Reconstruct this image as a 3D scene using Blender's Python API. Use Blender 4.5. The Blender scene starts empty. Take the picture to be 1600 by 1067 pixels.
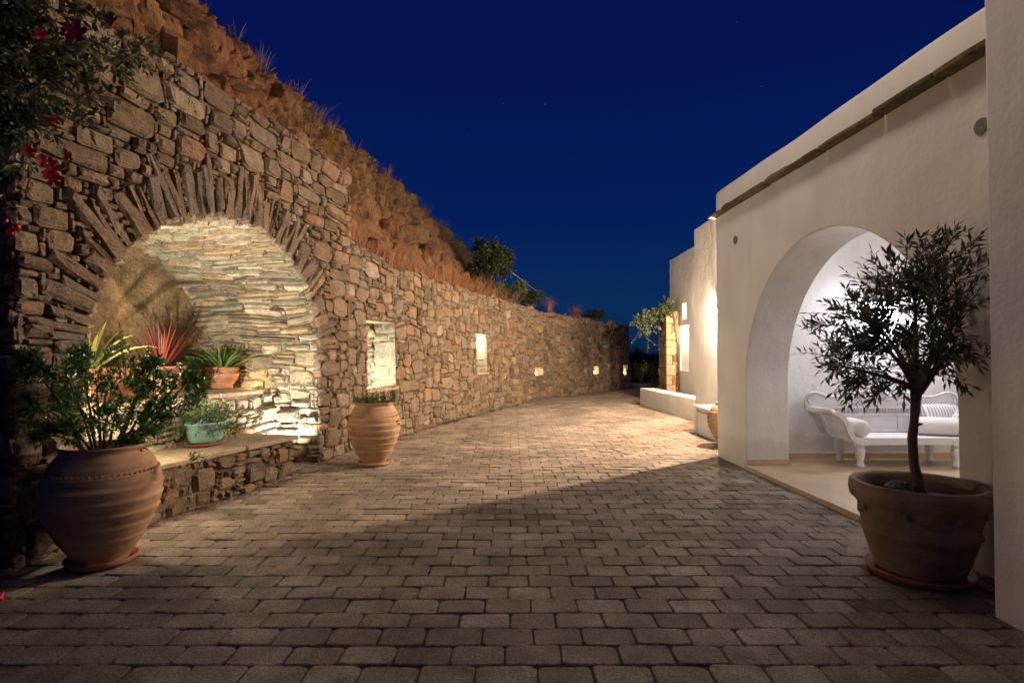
import bpy, math, random
import numpy as np
from mathutils import Vector, noise
R = math.radians
D = bpy.data
SC = bpy.context.scene
COL = SC.collection
PI = math.pi

# ------------------------------------------------------------------ camera
cam_d = D.cameras.new('camera'); cam = D.objects.new('camera', cam_d); COL.objects.link(cam)
cam_d.sensor_width = 36; cam_d.lens = 20.0; cam_d.clip_start = .05; cam_d.clip_end = 3000
cam.location = (0, 0, 1.4); cam.rotation_euler = (R(90 + 1.19), 0, 0)
SC.camera = cam

# ------------------------------------------------------------------ night sky
world = D.worlds.new('World'); SC.world = world; world.use_nodes = True
nt = world.node_tree; nt.nodes.clear()
wo = nt.nodes.new('ShaderNodeOutputWorld'); bg = nt.nodes.new('ShaderNodeBackground')
tc = nt.nodes.new('ShaderNodeTexCoord'); sp = nt.nodes.new('ShaderNodeSeparateXYZ')
rp = nt.nodes.new('ShaderNodeValToRGB')
nt.links.new(tc.outputs['Generated'], sp.inputs[0]); nt.links.new(sp.outputs['Z'], rp.inputs[0])
els = rp.color_ramp.elements
els[0].position = 0.0; els[0].color = (.004, .017, .055, 1)
els[1].position = 1.0; els[1].color = (.0008, .003, .030, 1)
for p_, c_ in ((.08, (.0028, .0245, .096, 1)), (.22, (.0012, .0140, .098, 1)), (.45, (.0010, .0066, .078, 1))):
    e_ = els.new(p_); e_.color = c_
vo = nt.nodes.new('ShaderNodeTexVoronoi'); vo.inputs['Scale'].default_value = 34
lt = nt.nodes.new('ShaderNodeMath'); lt.operation = 'LESS_THAN'; lt.inputs[1].default_value = .016
nt.links.new(tc.outputs['Generated'], vo.inputs['Vector']); nt.links.new(vo.outputs['Distance'], lt.inputs[0])
sm = nt.nodes.new('ShaderNodeMath'); sm.operation = 'MULTIPLY'; sm.inputs[1].default_value = .12
nt.links.new(lt.outputs[0], sm.inputs[0])
ad = nt.nodes.new('ShaderNodeMixRGB'); ad.blend_type = 'ADD'; ad.inputs[0].default_value = 1
nt.links.new(rp.outputs[0], ad.inputs[1]); nt.links.new(sm.outputs[0], ad.inputs[2])
nt.links.new(ad.outputs[0], bg.inputs[0]); bg.inputs[1].default_value = 1.0
nt.links.new(bg.outputs[0], wo.inputs[0])

SC.view_settings.view_transform = 'Standard'; SC.view_settings.look = 'None'
SC.view_settings.exposure = 0; SC.view_settings.gamma = 1
SC.view_settings.use_curve_mapping = False
SC.render.engine = 'CYCLES'
cy = SC.cycles
cy.use_denoising = True; cy.max_bounces = 8; cy.diffuse_bounces = 5; cy.glossy_bounces = 3
cy.transmission_bounces = 4; cy.sample_clamp_indirect = 6; cy.caustics_reflective = False; cy.caustics_refractive = False

# lamp powers in watts, tuned together
E_WALL_A, E_WALL_B, E_WALL_C, E_PORCH = 5200, 33000, 17000, 120   # glow of the bulbs and the globe
WARM = (1, .745, .50); WHITE = (1, .86, .66); COOL = (.93, .91, 1)

def light(name, loc, power, color, radius=.04, parent=None, spot=None):
    l = D.lights.new(name, 'SPOT' if spot else 'POINT')
    l.energy = power; l.color = color; l.shadow_soft_size = radius
    o = D.objects.new(name, l); COL.objects.link(o); o.location = loc
    if spot:
        d, ang, blend = spot
        o.rotation_euler = Vector(d).to_track_quat('-Z', 'Y').to_euler()
        l.spot_size = R(ang); l.spot_blend = blend
    if parent:
        o.parent = parent; o.location = Vector(loc) - parent.location
    return o

# ------------------------------------------------------------------ object helpers
def tag(o, label=None, cat=None, group=None, kind=None):
    if label: o['label'] = label
    if cat: o['category'] = cat
    if group: o['group'] = group
    if kind: o['kind'] = kind
    return o

def thing(name, label, cat, loc=(0, 0, 0), group=None):
    o = D.objects.new(name, None); COL.objects.link(o); o.location = loc; o.empty_display_size = .1
    return tag(o, label, cat, group)

class MB:
    def __init__(s): s.v = []; s.f = []; s.t = []; s.sm = []
    def add(s, verts, faces, tint=.5, smooth=False):
        b = len(s.v); s.v.extend(verts)
        for f in faces:
            s.f.append(tuple(b + i for i in f)); s.t.append(tint); s.sm.append(smooth)
        return s
    def mesh(s, name, mat, origin=None):
        m = D.meshes.new(name)
        vv = s.v if origin is None else [(a[0] - origin[0], a[1] - origin[1], a[2] - origin[2]) for a in s.v]
        m.from_pydata([tuple(map(float, a)) for a in vv], [], s.f)
        at = m.attributes.new('tint', 'FLOAT', 'FACE'); at.data.foreach_set('value', s.t)
        m.polygons.foreach_set('use_smooth', s.sm)
        m.materials.append(mat); m.update()
        return m
    def build(s, name, mat, parent=None, kind=None, label=None, bevel=0, seg=2, angle=40):
        """links the shape as ONE mesh object; vertices are in world space"""
        org = Vector((0, 0, 0))
        if parent is None and s.v:
            a = np.array(s.v); org = Vector(((a[:, 0].min() + a[:, 0].max()) / 2, (a[:, 1].min() + a[:, 1].max()) / 2, a[:, 2].min()))
            m = s.mesh(name, mat, org)
        elif parent is not None:
            m = s.mesh(name, mat, world_loc(parent))
        else:
            m = s.mesh(name, mat)
        o = D.objects.new(name, m); COL.objects.link(o)
        if parent is not None: o.parent = parent
        else: o.location = org
        if kind: o['kind'] = kind
        if label: o['label'] = label
        if bevel:
            md = o.modifiers.new('edge', 'BEVEL'); md.width = bevel; md.segments = seg
            md.limit_method = 'ANGLE'; md.angle_limit = R(angle)
            for p in m.polygons: p.use_smooth = True
            md.harden_normals = True
        return o

def world_loc(o):
    v = Vector((0, 0, 0))
    while o is not None:
        v += o.location; o = o.parent
    return v

def box(mb, x0, x1, y0, y1, z0, z1, tint=.5):
    v = [(x0, y0, z0), (x1, y0, z0), (x1, y1, z0), (x0, y1, z0), (x0, y0, z1), (x1, y0, z1), (x1, y1, z1), (x0, y1, z1)]
    f = [(3, 2, 1, 0), (4, 5, 6, 7), (0, 1, 5, 4), (1, 2, 6, 5), (2, 3, 7, 6), (3, 0, 4, 7)]
    return mb.add(v, f, tint)

def prism(mb, outline, fn, d0, d1, tint=.5):
    """outline of (a, b) pairs swept from depth d0 to d1; fn(a, b, d) -> point"""
    n = len(outline)
    v = [fn(a, b, d0) for a, b in outline] + [fn(a, b, d1) for a, b in outline]
    f = [tuple(range(n)), tuple(range(2 * n - 1, n - 1, -1))]
    for i in range(n):
        j = (i + 1) % n
        f.append((j, i, i + n, j + n))
    return mb.add(v, f, tint)

def tube(mb, pts, radii, n=7, tint=.5, cap=True, smooth=True):
    pts = [Vector(p) for p in pts]
    if not hasattr(radii, '__len__'): radii = [radii] * len(pts)
    rings = []; up = Vector((0.13, .07, 1))
    for i, p in enumerate(pts):
        t = (pts[min(i + 1, len(pts) - 1)] - pts[max(i - 1, 0)]).normalized()
        a = t.cross(up)
        if a.length < .05: a = t.cross(Vector((1, 0, 0)))
        a.normalize(); b = t.cross(a)
        rings.append([p + (a * math.cos(2 * PI * k / n) + b * math.sin(2 * PI * k / n)) * radii[i] for k in range(n)])
    v = [tuple(q) for r in rings for q in r]; f = []
    for i in range(len(pts) - 1):
        for k in range(n):
            k2 = (k + 1) % n
            f.append((i * n + k, i * n + k2, (i + 1) * n + k2, (i + 1) * n + k))
    if cap:
        f.append(tuple(range(n - 1, -1, -1))); f.append(tuple((len(pts) - 1) * n + k for k in range(n)))
    return mb.add(v, f, tint, smooth)

def lathe(mb, prof, c, n=40, tint=.5, rfun=None, sx=1, sy=1):
    """prof: (radius, height) pairs turned round the vertical through c"""
    v = []; f = []
    for r, z in prof:
        for k in range(n):
            a = 2 * PI * k / n
            rr = r * (rfun(a, z) if rfun else 1)
            v.append((c[0] + rr * math.cos(a) * sx, c[1] + rr * math.sin(a) * sy, c[2] + z))
    for i in range(len(prof) - 1):
        for k in range(n):
            k2 = (k + 1) % n
            f.append((i * n + k, i * n + k2, (i + 1) * n + k2, (i + 1) * n + k))
    return mb.add(v, f, tint, True)

def bez(p0, p1, p2, n=6):
    p0, p1, p2 = Vector(p0), Vector(p1), Vector(p2)
    return [p0 * (1 - t) ** 2 + p1 * 2 * t * (1 - t) + p2 * t * t for t in [i / n for i in range(n + 1)]]

# ------------------------------------------------------------------ materials
def newmat(name):
    m = D.materials.new(name); m.use_nodes = True
    n = m.node_tree.nodes; b = n['Principled BSDF']
    return m, m.node_tree, b

def nd(t, kind, **kw):
    n = t.nodes.new(kind)
    for k, v in kw.items():
        if k in n.inputs: n.inputs[k].default_value = v
        else: setattr(n, k, v)
    return n

def ramp(t, fac, stops):
    r = t.nodes.new('ShaderNodeValToRGB'); e = r.color_ramp.elements
    while len(e) < len(stops): e.new(.5)
    for i, (p, c) in enumerate(stops):
        e[i].position = p; e[i].color = (*c, 1)
    t.links.new(fac, r.inputs[0]); return r

def coords(t, kind='Object'):
    return nd(t, 'ShaderNodeTexCoord').outputs[kind]

def wpos(t):
    return nd(t, 'ShaderNodeNewGeometry').outputs['Position']

def noise_n(t, vec, scale, detail=5, rough=.6):
    n = nd(t, 'ShaderNodeTexNoise', Scale=scale, Detail=detail, Roughness=rough)
    t.links.new(vec, n.inputs['Vector']); return n.outputs[0]

def mixc(t, a, b, fac, mode='MIX'):
    m = nd(t, 'ShaderNodeMixRGB', blend_type=mode)
    for i, x in ((0, fac), (1, a), (2, b)):
        if hasattr(x, 'is_linked'): t.links.new(x, m.inputs[i])
        elif isinstance(x, tuple): m.inputs[i].default_value = (*x, 1)
        else: m.inputs[i].default_value = x
    return m.outputs[0]

def bump(t, b, heights, dist=.02):
    """heights: list of (socket, strength)"""
    prev = None
    for h, s in heights:
        k = nd(t, 'ShaderNodeBump', Strength=s, Distance=dist)
        t.links.new(h, k.inputs['Height'])
        if prev: t.links.new(prev, k.inputs['Normal'])
        prev = k.outputs[0]
    t.links.new(prev, b.inputs['Normal'])

def stone_mat(name, stops, dark=.45, rough=.85, bs=1.0, sc=1.0):
    m, t, b = newmat(name)
    at = nd(t, 'ShaderNodeAttribute', attribute_name='tint')
    base = ramp(t, at.outputs['Fac'], stops)
    p = wpos(t)
    n1 = noise_n(t, p, 9 * sc, 6, .65); n2 = noise_n(t, p, 45 * sc, 5, .7)
    mp = nd(t, 'ShaderNodeMapping'); mp.inputs['Scale'].default_value = (6, 6, 40)
    t.links.new(p, mp.inputs[0]); n3 = noise_n(t, mp.outputs[0], 1.2 * sc, 4, .6)
    f1 = ramp(t, n1, [(.3, (dark, dark, dark)), (.62, (1.15, 1.12, 1.08))])
    c = mixc(t, base.outputs[0], f1.outputs[0], 1.0, 'MULTIPLY')
    f2 = ramp(t, n2, [(.32, (.42, .40, .38)), (.62, (1.22, 1.22, 1.22))])
    c = mixc(t, c, f2.outputs[0], .8, 'MULTIPLY')
    f3 = ramp(t, n3, [(.38, (0, 0, 0)), (.72, (.55, .55, .55))])
    c = mixc(t, c, (.40, .25, .12), mixc(t, (0, 0, 0), f3.outputs[0], .45), 'MIX')
    t.links.new(c, b.inputs['Base Color']); b.inputs['Roughness'].default_value = rough
    bump(t, b, [(n1, .8 * bs), (n2, .85 * bs), (n3, .4 * bs)], .03)
    return m

M = {}
M['rubble'] = stone_mat('rubble_stone', [(0, (.075, .054, .041)), (.22, (.155, .112, .078)), (.45, (.215, .158, .108)), (.62, (.165, .143, .122)),
                                         (.75, (.28, .21, .145)), (.90, (.22, .12, .065)), (1, (.31, .265, .22))])
M['slate'] = stone_mat('slate_stone', [(0, (.085, .066, .053)), (.3, (.15, .108, .08)), (.55, (.20, .135, .088)), (.8, (.15, .13, .115)), (1, (.26, .16, .10))], .5)
M['vault'] = stone_mat('vault_stone', [(0, (.20, .18, .15)), (.3, (.34, .29, .21)), (.55, (.42, .37, .28)), (.75, (.28, .30, .26)), (.9, (.42, .29, .16)), (1, (.5, .46, .38))], .55)
M['quoin'] = stone_mat('pillar_stone', [(0, (.22, .14, .07)), (.5, (.36, .24, .12)), (.8, (.46, .34, .19)), (1, (.56, .45, .30))], .6)
M['slab'] = stone_mat('bench_slab', [(0, (.27, .21, .15)), (1, (.38, .31, .22))], .65, .8, .6)
M['ledge'] = stone_mat('ledge_slate', [(0, (.10, .07, .04)), (.6, (.20, .14, .07)), (1, (.26, .19, .1))], .4)
M['mortar'] = stone_mat('mortar', [(0, (.12, .085, .057)), (1, (.20, .14, .095))], .5)
M['lime'] = stone_mat('lime_mortar', [(0, (.38, .31, .22)), (1, (.46, .38, .28))], .6)
M['grotto'] = stone_mat('grotto_plaster', [(0, (.22, .155, .085)), (.5, (.30, .21, .115)), (1, (.36, .26, .15))], .35, .9, 1.3, .55)

# pavers
def paver_mat():
    m, t, b = newmat('paver_concrete')
    at = nd(t, 'ShaderNodeAttribute', attribute_name='tint')
    base = ramp(t, at.outputs['Fac'], [(0, (.21, .168, .136)), (.5, (.325, .265, .215)), (1, (.43, .36, .295))])
    p = wpos(t)
    n1 = noise_n(t, p, 5, 6, .65); n2 = noise_n(t, p, 90, 4, .7); n3 = noise_n(t, p, 1.1, 3, .5); n4 = noise_n(t, p, 24, 6, .75)
    c = mixc(t, base.outputs[0], ramp(t, n1, [(.3, (.6, .58, .56)), (.65, (1.1, 1.1, 1.1))]).outputs[0], 1, 'MULTIPLY')
    c = mixc(t, c, ramp(t, n2, [(.36, (.4, .39, .38)), (.58, (1.15, 1.15, 1.15))]).outputs[0], .9, 'MULTIPLY')
    c = mixc(t, c, ramp(t, n3, [(.35, (.66, .65, .63)), (.65, (1.12, 1.12, 1.12))]).outputs[0], 1, 'MULTIPLY')
    t.links.new(c, b.inputs['Base Color'])
    rr = ramp(t, n4, [(.35, (.72, .72, .72)), (.65, (.95, .95, .95))]); b.inputs['Specular IOR Level'].default_value = .3; t.links.new(rr.outputs[0], b.inputs['Roughness'])
    bump(t, b, [(n2, .5), (n4, .7)], .018)
    return m
M['paver'] = paver_mat()

def simple(name, col, rough=.6, var=.25, scale=8, bs=.2, metal=0, dist=.01, spec=None):
    m, t, b = newmat(name)
    p = wpos(t); n1 = noise_n(t, p, scale, 5, .6); n2 = noise_n(t, p, scale * 9, 4, .6)
    lo = tuple(c * (1 - var) for c in col); hi = tuple(min(1, c * (1 + var * .6)) for c in col)
    c = ramp(t, n1, [(.3, lo), (.7, hi)])
    t.links.new(c.outputs[0], b.inputs['Base Color'])
    b.inputs['Roughness'].default_value = rough; b.inputs['Metallic'].default_value = metal
    if spec is not None: b.inputs['Specular IOR Level'].default_value = spec
    bump(t, b, [(n1, bs), (n2, bs)], dist)
    return m

def plaster_mat(name, col):
    m, t, b = newmat(name)
    p = wpos(t); n1 = noise_n(t, p, 1.4, 4, .5); n2 = noise_n(t, p, 26, 5, .6)
    mp = nd(t, 'ShaderNodeMapping'); mp.inputs['Scale'].default_value = (7, 7, .8)
    t.links.new(p, mp.inputs[0]); n3 = noise_n(t, mp.outputs[0], 1, 4, .6)
    c = ramp(t, n1, [(.25, tuple(x * .88 for x in col)), (.75, tuple(min(1, x * 1.04) for x in col))])
    c2 = mixc(t, c.outputs[0], ramp(t, n3, [(.3, (.9, .88, .85)), (.55, (1, 1, 1))]).outputs[0], .55, 'MULTIPLY')
    t.links.new(c2, b.inputs['Base Color']); b.inputs['Roughness'].default_value = .85
    n4 = noise_n(t, p, 5.5, 4, .55); n5 = noise_n(t, p, 2.3, 6, .7)
    sx = nd(t, 'ShaderNodeSeparateXYZ'); t.links.new(p, sx.inputs[0])
    hm_ = nd(t, 'ShaderNodeMath', operation='MULTIPLY_ADD'); t.links.new(n5, hm_.inputs[0]); hm_.inputs[1].default_value = -.55; t.links.new(sx.outputs['Z'], hm_.inputs[2])
    gr = ramp(t, hm_.outputs[0], [(.0, (1, 1, 1)), (.10, (0, 0, 0))])          # splash dirt at the foot
    c3 = mixc(t, c2, (.42, .34, .25), mixc(t, (0, 0, 0), gr.outputs[0], .28)); t.links.new(c3, b.inputs['Base Color'])
    bump(t, b, [(n1, .5), (n4, .2), (n2, .16), (n3, .12)], .035)
    return m
M['plaster'] = plaster_mat('white_plaster', (.82, .80, .77))
M['floor'] = simple('porch_floor', (.44, .33, .21), .45, .12, 4, .06)
M['trim'] = simple('stone_trim', (.52, .40, .25), .6, .15, 6, .08)
M['soil'] = simple('soil', (.05, .035, .025), .95, .5, 30, .8)
M['dirt'] = simple('joint_dirt', (.055, .042, .032), .95, .4, 20, .6)
M['ground'] = simple('dry_ground', (.12, .09, .06), .95, .3, 1, .5)
M['white_wood'] = simple('painted_wood', (.74, .73, .73), .5, .08, 12, .06)
M['white_groove'] = simple('painted_wood_grey', (.52, .51, .51), .6, .1, 12, .06)  # greyer tone than the other painted wood
M['cushion'] = simple('cushion_fabric', (.76, .72, .68), .9, .06, 60, .12)
M['turq'] = simple('turquoise_glaze', (.20, .38, .37), .3, .08, 8, .05)
M['cap'] = simple('lamp_metal', (.35, .3, .25), .5, .15, 20, .05, .6)
M['steel'] = simple('vent_metal', (.22, .2, .19), .6, .15, 20, .05, .3)
M['bark'] = simple('olive_bark', (.16, .12, .085), .85, .4, 30, .6, 0, .015)
M['twig'] = simple('twig', (.10, .07, .045), .85, .35, 40, .3)
M['rope'] = simple('dry_stem', (.42, .28, .13), .85, .2, 60, .3)
M['cable'] = simple('cable_steel', (.45, .42, .40), .5, .1, 20, .05, .3)
M['petal'] = simple('red_petal', (.78, .035, .11), .6, .25, 30, .05)
M['orange_petal'] = simple('orange_petal', (.75, .22, .02), .6, .2, 40, .05)
M['iron'] = simple('cast_iron', (.10, .075, .055), .6, .3, 30, .2, .3)

def terra(name, col, stain=.5):
    m, t, b = newmat(name)
    p = wpos(t)
    mp = nd(t, 'ShaderNodeMapping'); mp.inputs['Scale'].default_value = (3, 3, 26)
    t.links.new(p, mp.inputs[0])
    n1 = noise_n(t, mp.outputs[0], 1.0, 5, .6); n2 = noise_n(t, p, 6, 5, .6); n3 = noise_n(t, p, 110, 3, .6)
    c = ramp(t, n1, [(.3, tuple(x * .68 for x in col)), (.7, tuple(min(1, x * 1.15) for x in col))])
    c2 = mixc(t, c.outputs[0], (.40, .33, .26), mixc(t, (0, 0, 0), ramp(t, n2, [(.48, (0, 0, 0)), (.75, (1, 1, 1))]).outputs[0], stain))
    c3 = mixc(t, c2, ramp(t, n2, [(.25, (.55, .5, .45)), (.5, (1, 1, 1))]).outputs[0], .8, 'MULTIPLY')
    t.links.new(c3, b.inputs['Base Color']); b.inputs['Roughness'].default_value = .8
    bump(t, b, [(n1, .3), (n2, .2), (n3, .15)], .012)
    return m
M['terra'] = terra('terracotta', (.33, .185, .10), .5)
M['terra_bright'] = terra('terracotta_bright', (.42, .245, .125), .45)
M['terra_dark'] = terra('terracotta_old', (.25, .165, .09), .4)
M['terra_pot'] = terra('terracotta_planter', (.30, .125, .065), .15)
M['terra_red'] = terra('terracotta_saucer', (.27, .09, .045), .2)

def stripe_mat():
    m, t, b = newmat('striped_fabric')
    w = nd(t, 'ShaderNodeTexWave', Scale=9.0, Distortion=.4); w.bands_direction = 'X'
    t.links.new(wpos(t), w.inputs['Vector'])
    c = ramp(t, w.outputs['Fac'], [(.25, (.30, .30, .34)), (.5, (.74, .72, .72))])
    t.links.new(c.outputs[0], b.inputs['Base Color']); b.inputs['Roughness'].default_value = .9
    return m
M['stripe'] = stripe_mat()

def leaf_mat(name, lo, hi, rough=.45, trans=.25):
    m, t, b = newmat(name)
    at = nd(t, 'ShaderNodeAttribute', attribute_name='tint')
    c = ramp(t, at.outputs['Fac'], [(0, lo), (1, hi)])
    t.links.new(c.outputs[0], b.inputs['Base Color']); b.inputs['Roughness'].default_value = rough
    tr = nd(t, 'ShaderNodeBsdfTranslucent'); t.links.new(c.outputs[0], tr.inputs[0])
    mx = nd(t, 'ShaderNodeMixShader'); mx.inputs[0].default_value = trans
    t.links.new(b.outputs[0], mx.inputs[1]); t.links.new(tr.outputs[0], mx.inputs[2])
    t.links.new(mx.outputs[0], t.nodes['Material Output'].inputs[0])
    return m
M['leaf_olive'] = leaf_mat('olive_leaf', (.05, .055, .032), (.17, .175, .11), .5, .15)
M['leaf_dark'] = leaf_mat('shrub_leaf', (.028, .07, .018), (.075, .18, .04), .42)
M['leaf_vine'] = leaf_mat('vine_leaf', (.03, .045, .02), (.11, .12, .065), .45)
M['leaf_aloe'] = leaf_mat('aloe_leaf', (.06, .12, .03), (.16, .24, .07), .4)
M['leaf_agave'] = leaf_mat('agave_leaf', (.13, .17, .035), (.26, .29, .085), .4)
M['leaf_red'] = leaf_mat('cordyline_leaf', (.10, .02, .015), (.24, .055, .035), .45)
M['leaf_yellow'] = leaf_mat('broom_leaf', (.18, .15, .02), (.36, .28, .04), .6)
M['leaf_pale'] = leaf_mat('spurge_leaf', (.13, .14, .05), (.30, .30, .13), .6)
M['leaf_grass'] = leaf_mat('dry_grass', (.20, .085, .04), (.42, .20, .10), .7)
M['leaf_dry'] = leaf_mat('dry_scrub', (.12, .075, .035), (.24, .16, .08), .7)
M['leaf_green'] = leaf_mat('ivy_leaf', (.035, .055, .015), (.13, .17, .05), .5)
M['leaf_moss'] = leaf_mat('joint_moss', (.05, .04, .02), (.12, .10, .05), .9, .0)
M['leaf_tree'] = leaf_mat('dark_tree_leaf', (.02, .032, .012), (.07, .085, .03), .5)

def emis(name, col, s):
    m, t, b = newmat(name)
    t.nodes.remove(b); e = nd(t, 'ShaderNodeEmission'); e.inputs[0].default_value = (*col, 1); e.inputs[1].default_value = s
    t.links.new(e.outputs[0], t.nodes['Material Output'].inputs[0]); return m
M['bulb'] = emis('lamp_glow', (1, .78, .5), 30)
M['bulb_cool'] = emis('lamp_glow_white', (.95, .95, 1), 14)
M['glow'] = emis('recessed_glow', (1, .62, .22), 2.2)

def rock_mat():
    m, t, b = newmat('hill_rock')
    p = wpos(t)
    n1 = noise_n(t, p, 1.3, 7, .65); n2 = noise_n(t, p, 9, 7, .7); n3 = noise_n(t, p, 48, 4, .7)
    c = ramp(t, n1, [(.28, (.13, .055, .024)), (.48, (.29, .125, .05)), (.62, (.38, .195, .085)), (.78, (.46, .33, .20))])
    c = mixc(t, c.outputs[0], ramp(t, n2, [(.33, (.3, .27, .25)), (.6, (1.15, 1.15, 1.15))]).outputs[0], .9, 'MULTIPLY')
    at = nd(t, 'ShaderNodeAttribute', attribute_name='tint')
    c = mixc(t, c, (.24, .17, .09), at.outputs['Fac'])
    t.links.new(c, b.inputs['Base Color']); b.inputs['Roughness'].default_value = .95
    bump(t, b, [(n1, .5), (n2, .9), (n3, .8)], .10)
    return m
M['rock'] = rock_mat()

# ------------------------------------------------------------------ wall frames
T = Vector((.1961, .9806, 0)); NO = Vector((.9806, -.1961, 0)); P0 = Vector((-3.20, 3.65, 0))
def W(s, z, d):                    # arched wall: s along it, d out of it
    p = P0 + T * s + NO * d
    return (p.x, p.y, z)
S_END = 4.507
CTRL = [(-2.75, 5.9), (-2.316, 8.07), (-1.82, 9.9), (-1.30, 11.56), (-.35, 14.18), (.95, 17.1), (2.67, 19.8), (4.75, 22.75), (6.9, 25.2)]
def catmull():
    pts = []
    for i in range(1, len(CTRL) - 2):
        p = [np.array(CTRL[i + k]) for k in (-1, 0, 1, 2)]
        for j in range(30):
            t = j / 30
            pts.append(.5 * (2 * p[1] + (p[2] - p[0]) * t + (2 * p[0] - 5 * p[1] + 4 * p[2] - p[3]) * t * t + (3 * p[1] - p[0] - 3 * p[2] + p[3]) * t ** 3))
    pts.append(np.array(CTRL[-2])); return np.array(pts)
CP = catmull(); CL = np.concatenate([[0], np.cumsum(np.linalg.norm(np.diff(CP, axis=0), axis=1))]); C_LEN = CL[-1]
CT = np.gradient(CP, axis=0); CT /= np.linalg.norm(CT, axis=1)[:, None]
def C(s, z, d):                    # curved wall; leans back slightly
    x = np.interp(s, CL, CP[:, 0]); y = np.interp(s, CL, CP[:, 1])
    tx = np.interp(s, CL, CT[:, 0]); ty = np.interp(s, CL, CT[:, 1])
    d = d - .03 * z
    return (x + ty * d, y - tx * d, z)
def C_of_Y(y): return float(np.interp(y, CP[:, 1], CL))
def C_top(s):
    y = float(np.interp(s, CL, CP[:, 1]))
    return float(np.interp(y, [8, 9.8, 14, 17.3, 22.8], [3.1, 2.88, 2.82, 2.70, 2.53])) + .025 * math.sin(s * 3.1) + .02 * math.sin(s * 7.3)
def WX(y):                          # x of the wall foot at a given y
    return -3.93 + .2 * y if y < 8.07 else float(np.interp(y, CP[:, 1], CP[:, 0]))

# arch opening in the arched wall
AC, AA, AB, SPR = 2.12, 1.61, 1.38, 1.37
def arch_f(s, z, g=0):              # < 1 inside the opening grown by g
    if z < SPR: return abs(s - AC) / (AA + g)
    return math.hypot((s - AC) / (AA + g), (z - SPR) / (AB + g))

def proj(p):
    x, y, z = p[0], p[1], p[2] - 1.4
    a = R(1.19); f = y * math.cos(a) + z * math.sin(a); u = -y * math.sin(a) + z * math.cos(a)
    if f < .1: return (-9999, -9999, f)
    return (800 + 889 * x / f, 533.5 - 889 * u / f, f)

# ------------------------------------------------------------------ stone packing
def pack(nu, nv, free, sizes, rng):
    rects = []
    for w, h, dens in sizes:
        n = int(dens * nu * nv / (w * h)) + 1
        for _ in range(n):
            if nu - w < 0 or nv - h < 0: continue
            u = rng.randint(0, nu - w); v = rng.randint(0, nv - h)
            if free[v:v + h, u:u + w].all():
                free[v:v + h, u:u + w] = False; rects.append((u, v, w, h))
    for v in range(nv):
        u = 0
        while u < nu:
            if free[v, u]:
                w = 1
                lim = rng.choice((1, 2, 2, 3, 3, 4))
                while u + w < nu and w < lim and free[v, u + w]: w += 1
                h = 2 if (v + 1 < nv and w < 4 and free[v + 1, u:u + w].all() and rng.random() < .6) else 1
                free[v:v + h, u:u + w] = False; rects.append((u, v, w, h)); u += w
            else: u += 1
    return rects

def rough_poly(u0, v0, u1, v1, gap, rng, cham=.3, jit=.09):
    u0 += gap; v0 += gap; u1 -= gap; v1 -= gap
    w, h = u1 - u0, v1 - v0; m = min(w, h); P = []
    for (cx, cy, ax, ay, bx, by) in ((u0, v0, 0, 1, 1, 0), (u1, v0, -1, 0, 0, 1), (u1, v1, 0, -1, -1, 0), (u0, v1, 1, 0, 0, -1)):
        c1 = rng.uniform(.06, cham) * (h if ax == 0 else w) * .8; c2 = rng.uniform(.06, cham) * (h if bx == 0 else w) * .8
        P.append((cx + ax * c1, cy + ay * c1)); P.append((cx + bx * c2, cy + by * c2))
    mx, my = (u0 + u1) / 2, (v0 + v1) / 2; a = rng.uniform(-.06, .06); ca, sa = math.cos(a), math.sin(a)
    Q = []
    for (x, y) in P:
        x += rng.uniform(-jit, jit * .4) * m * (1 if x > mx else -1); y += rng.uniform(-jit, jit * .4) * m * (1 if y > my else -1)
        dx, dy = x - mx, y - my
        Q.append((mx + dx * ca - dy * sa, my + dx * sa + dy * ca))
    return Q

def stone_geo(mb, poly, fn, proud, back, rng, tint, inset=.62, rug=.35):
    n = len(poly); cx = sum(p[0] for p in poly) / n; cy = sum(p[1] for p in poly) / n
    A = np.array(poly) - (cx, cy); w_, ev = np.linalg.eigh(A.T @ A); B = A @ ev
    hx = np.abs(B).max(axis=0); ins = min((1 - inset) * hx.min(), .024)
    tu, tv = rng.uniform(-.10, .10), rng.uniform(-.16, .16)
    ext = max(hx)
    V = [fn(x, y, -back) for x, y in poly]
    V += [fn(x, y, proud * rng.uniform(.05, .45)) for x, y in poly]
    nk = np.array([[1 - ins * rng.uniform(.5, 1.6) / h for h in hx] for _ in poly])
    I = (B * nk) @ ev.T
    for (px, py) in I:
        V.append(fn(cx + px, cy + py, proud * (1 + rng.uniform(-rug, rug) * .7) + min(.3, ext) * (tu * px / ext + tv * py / ext)))
    V.append(fn(cx + rng.uniform(-.3, .3) * hx.min(), cy + rng.uniform(-.3, .3) * hx.min(), proud * (1 + rng.uniform(-.25, .4))))
    F = []
    for i in range(n):
        j = (i + 1) % n
        F.append((i, j, n + j, n + i)); F.append((n + i, n + j, 2 * n + j, 2 * n + i)); F.append((2 * n + i, 2 * n + j, 3 * n))
    mb.add(V, F, tint)
    return fn(cx, cy, 0)

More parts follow.
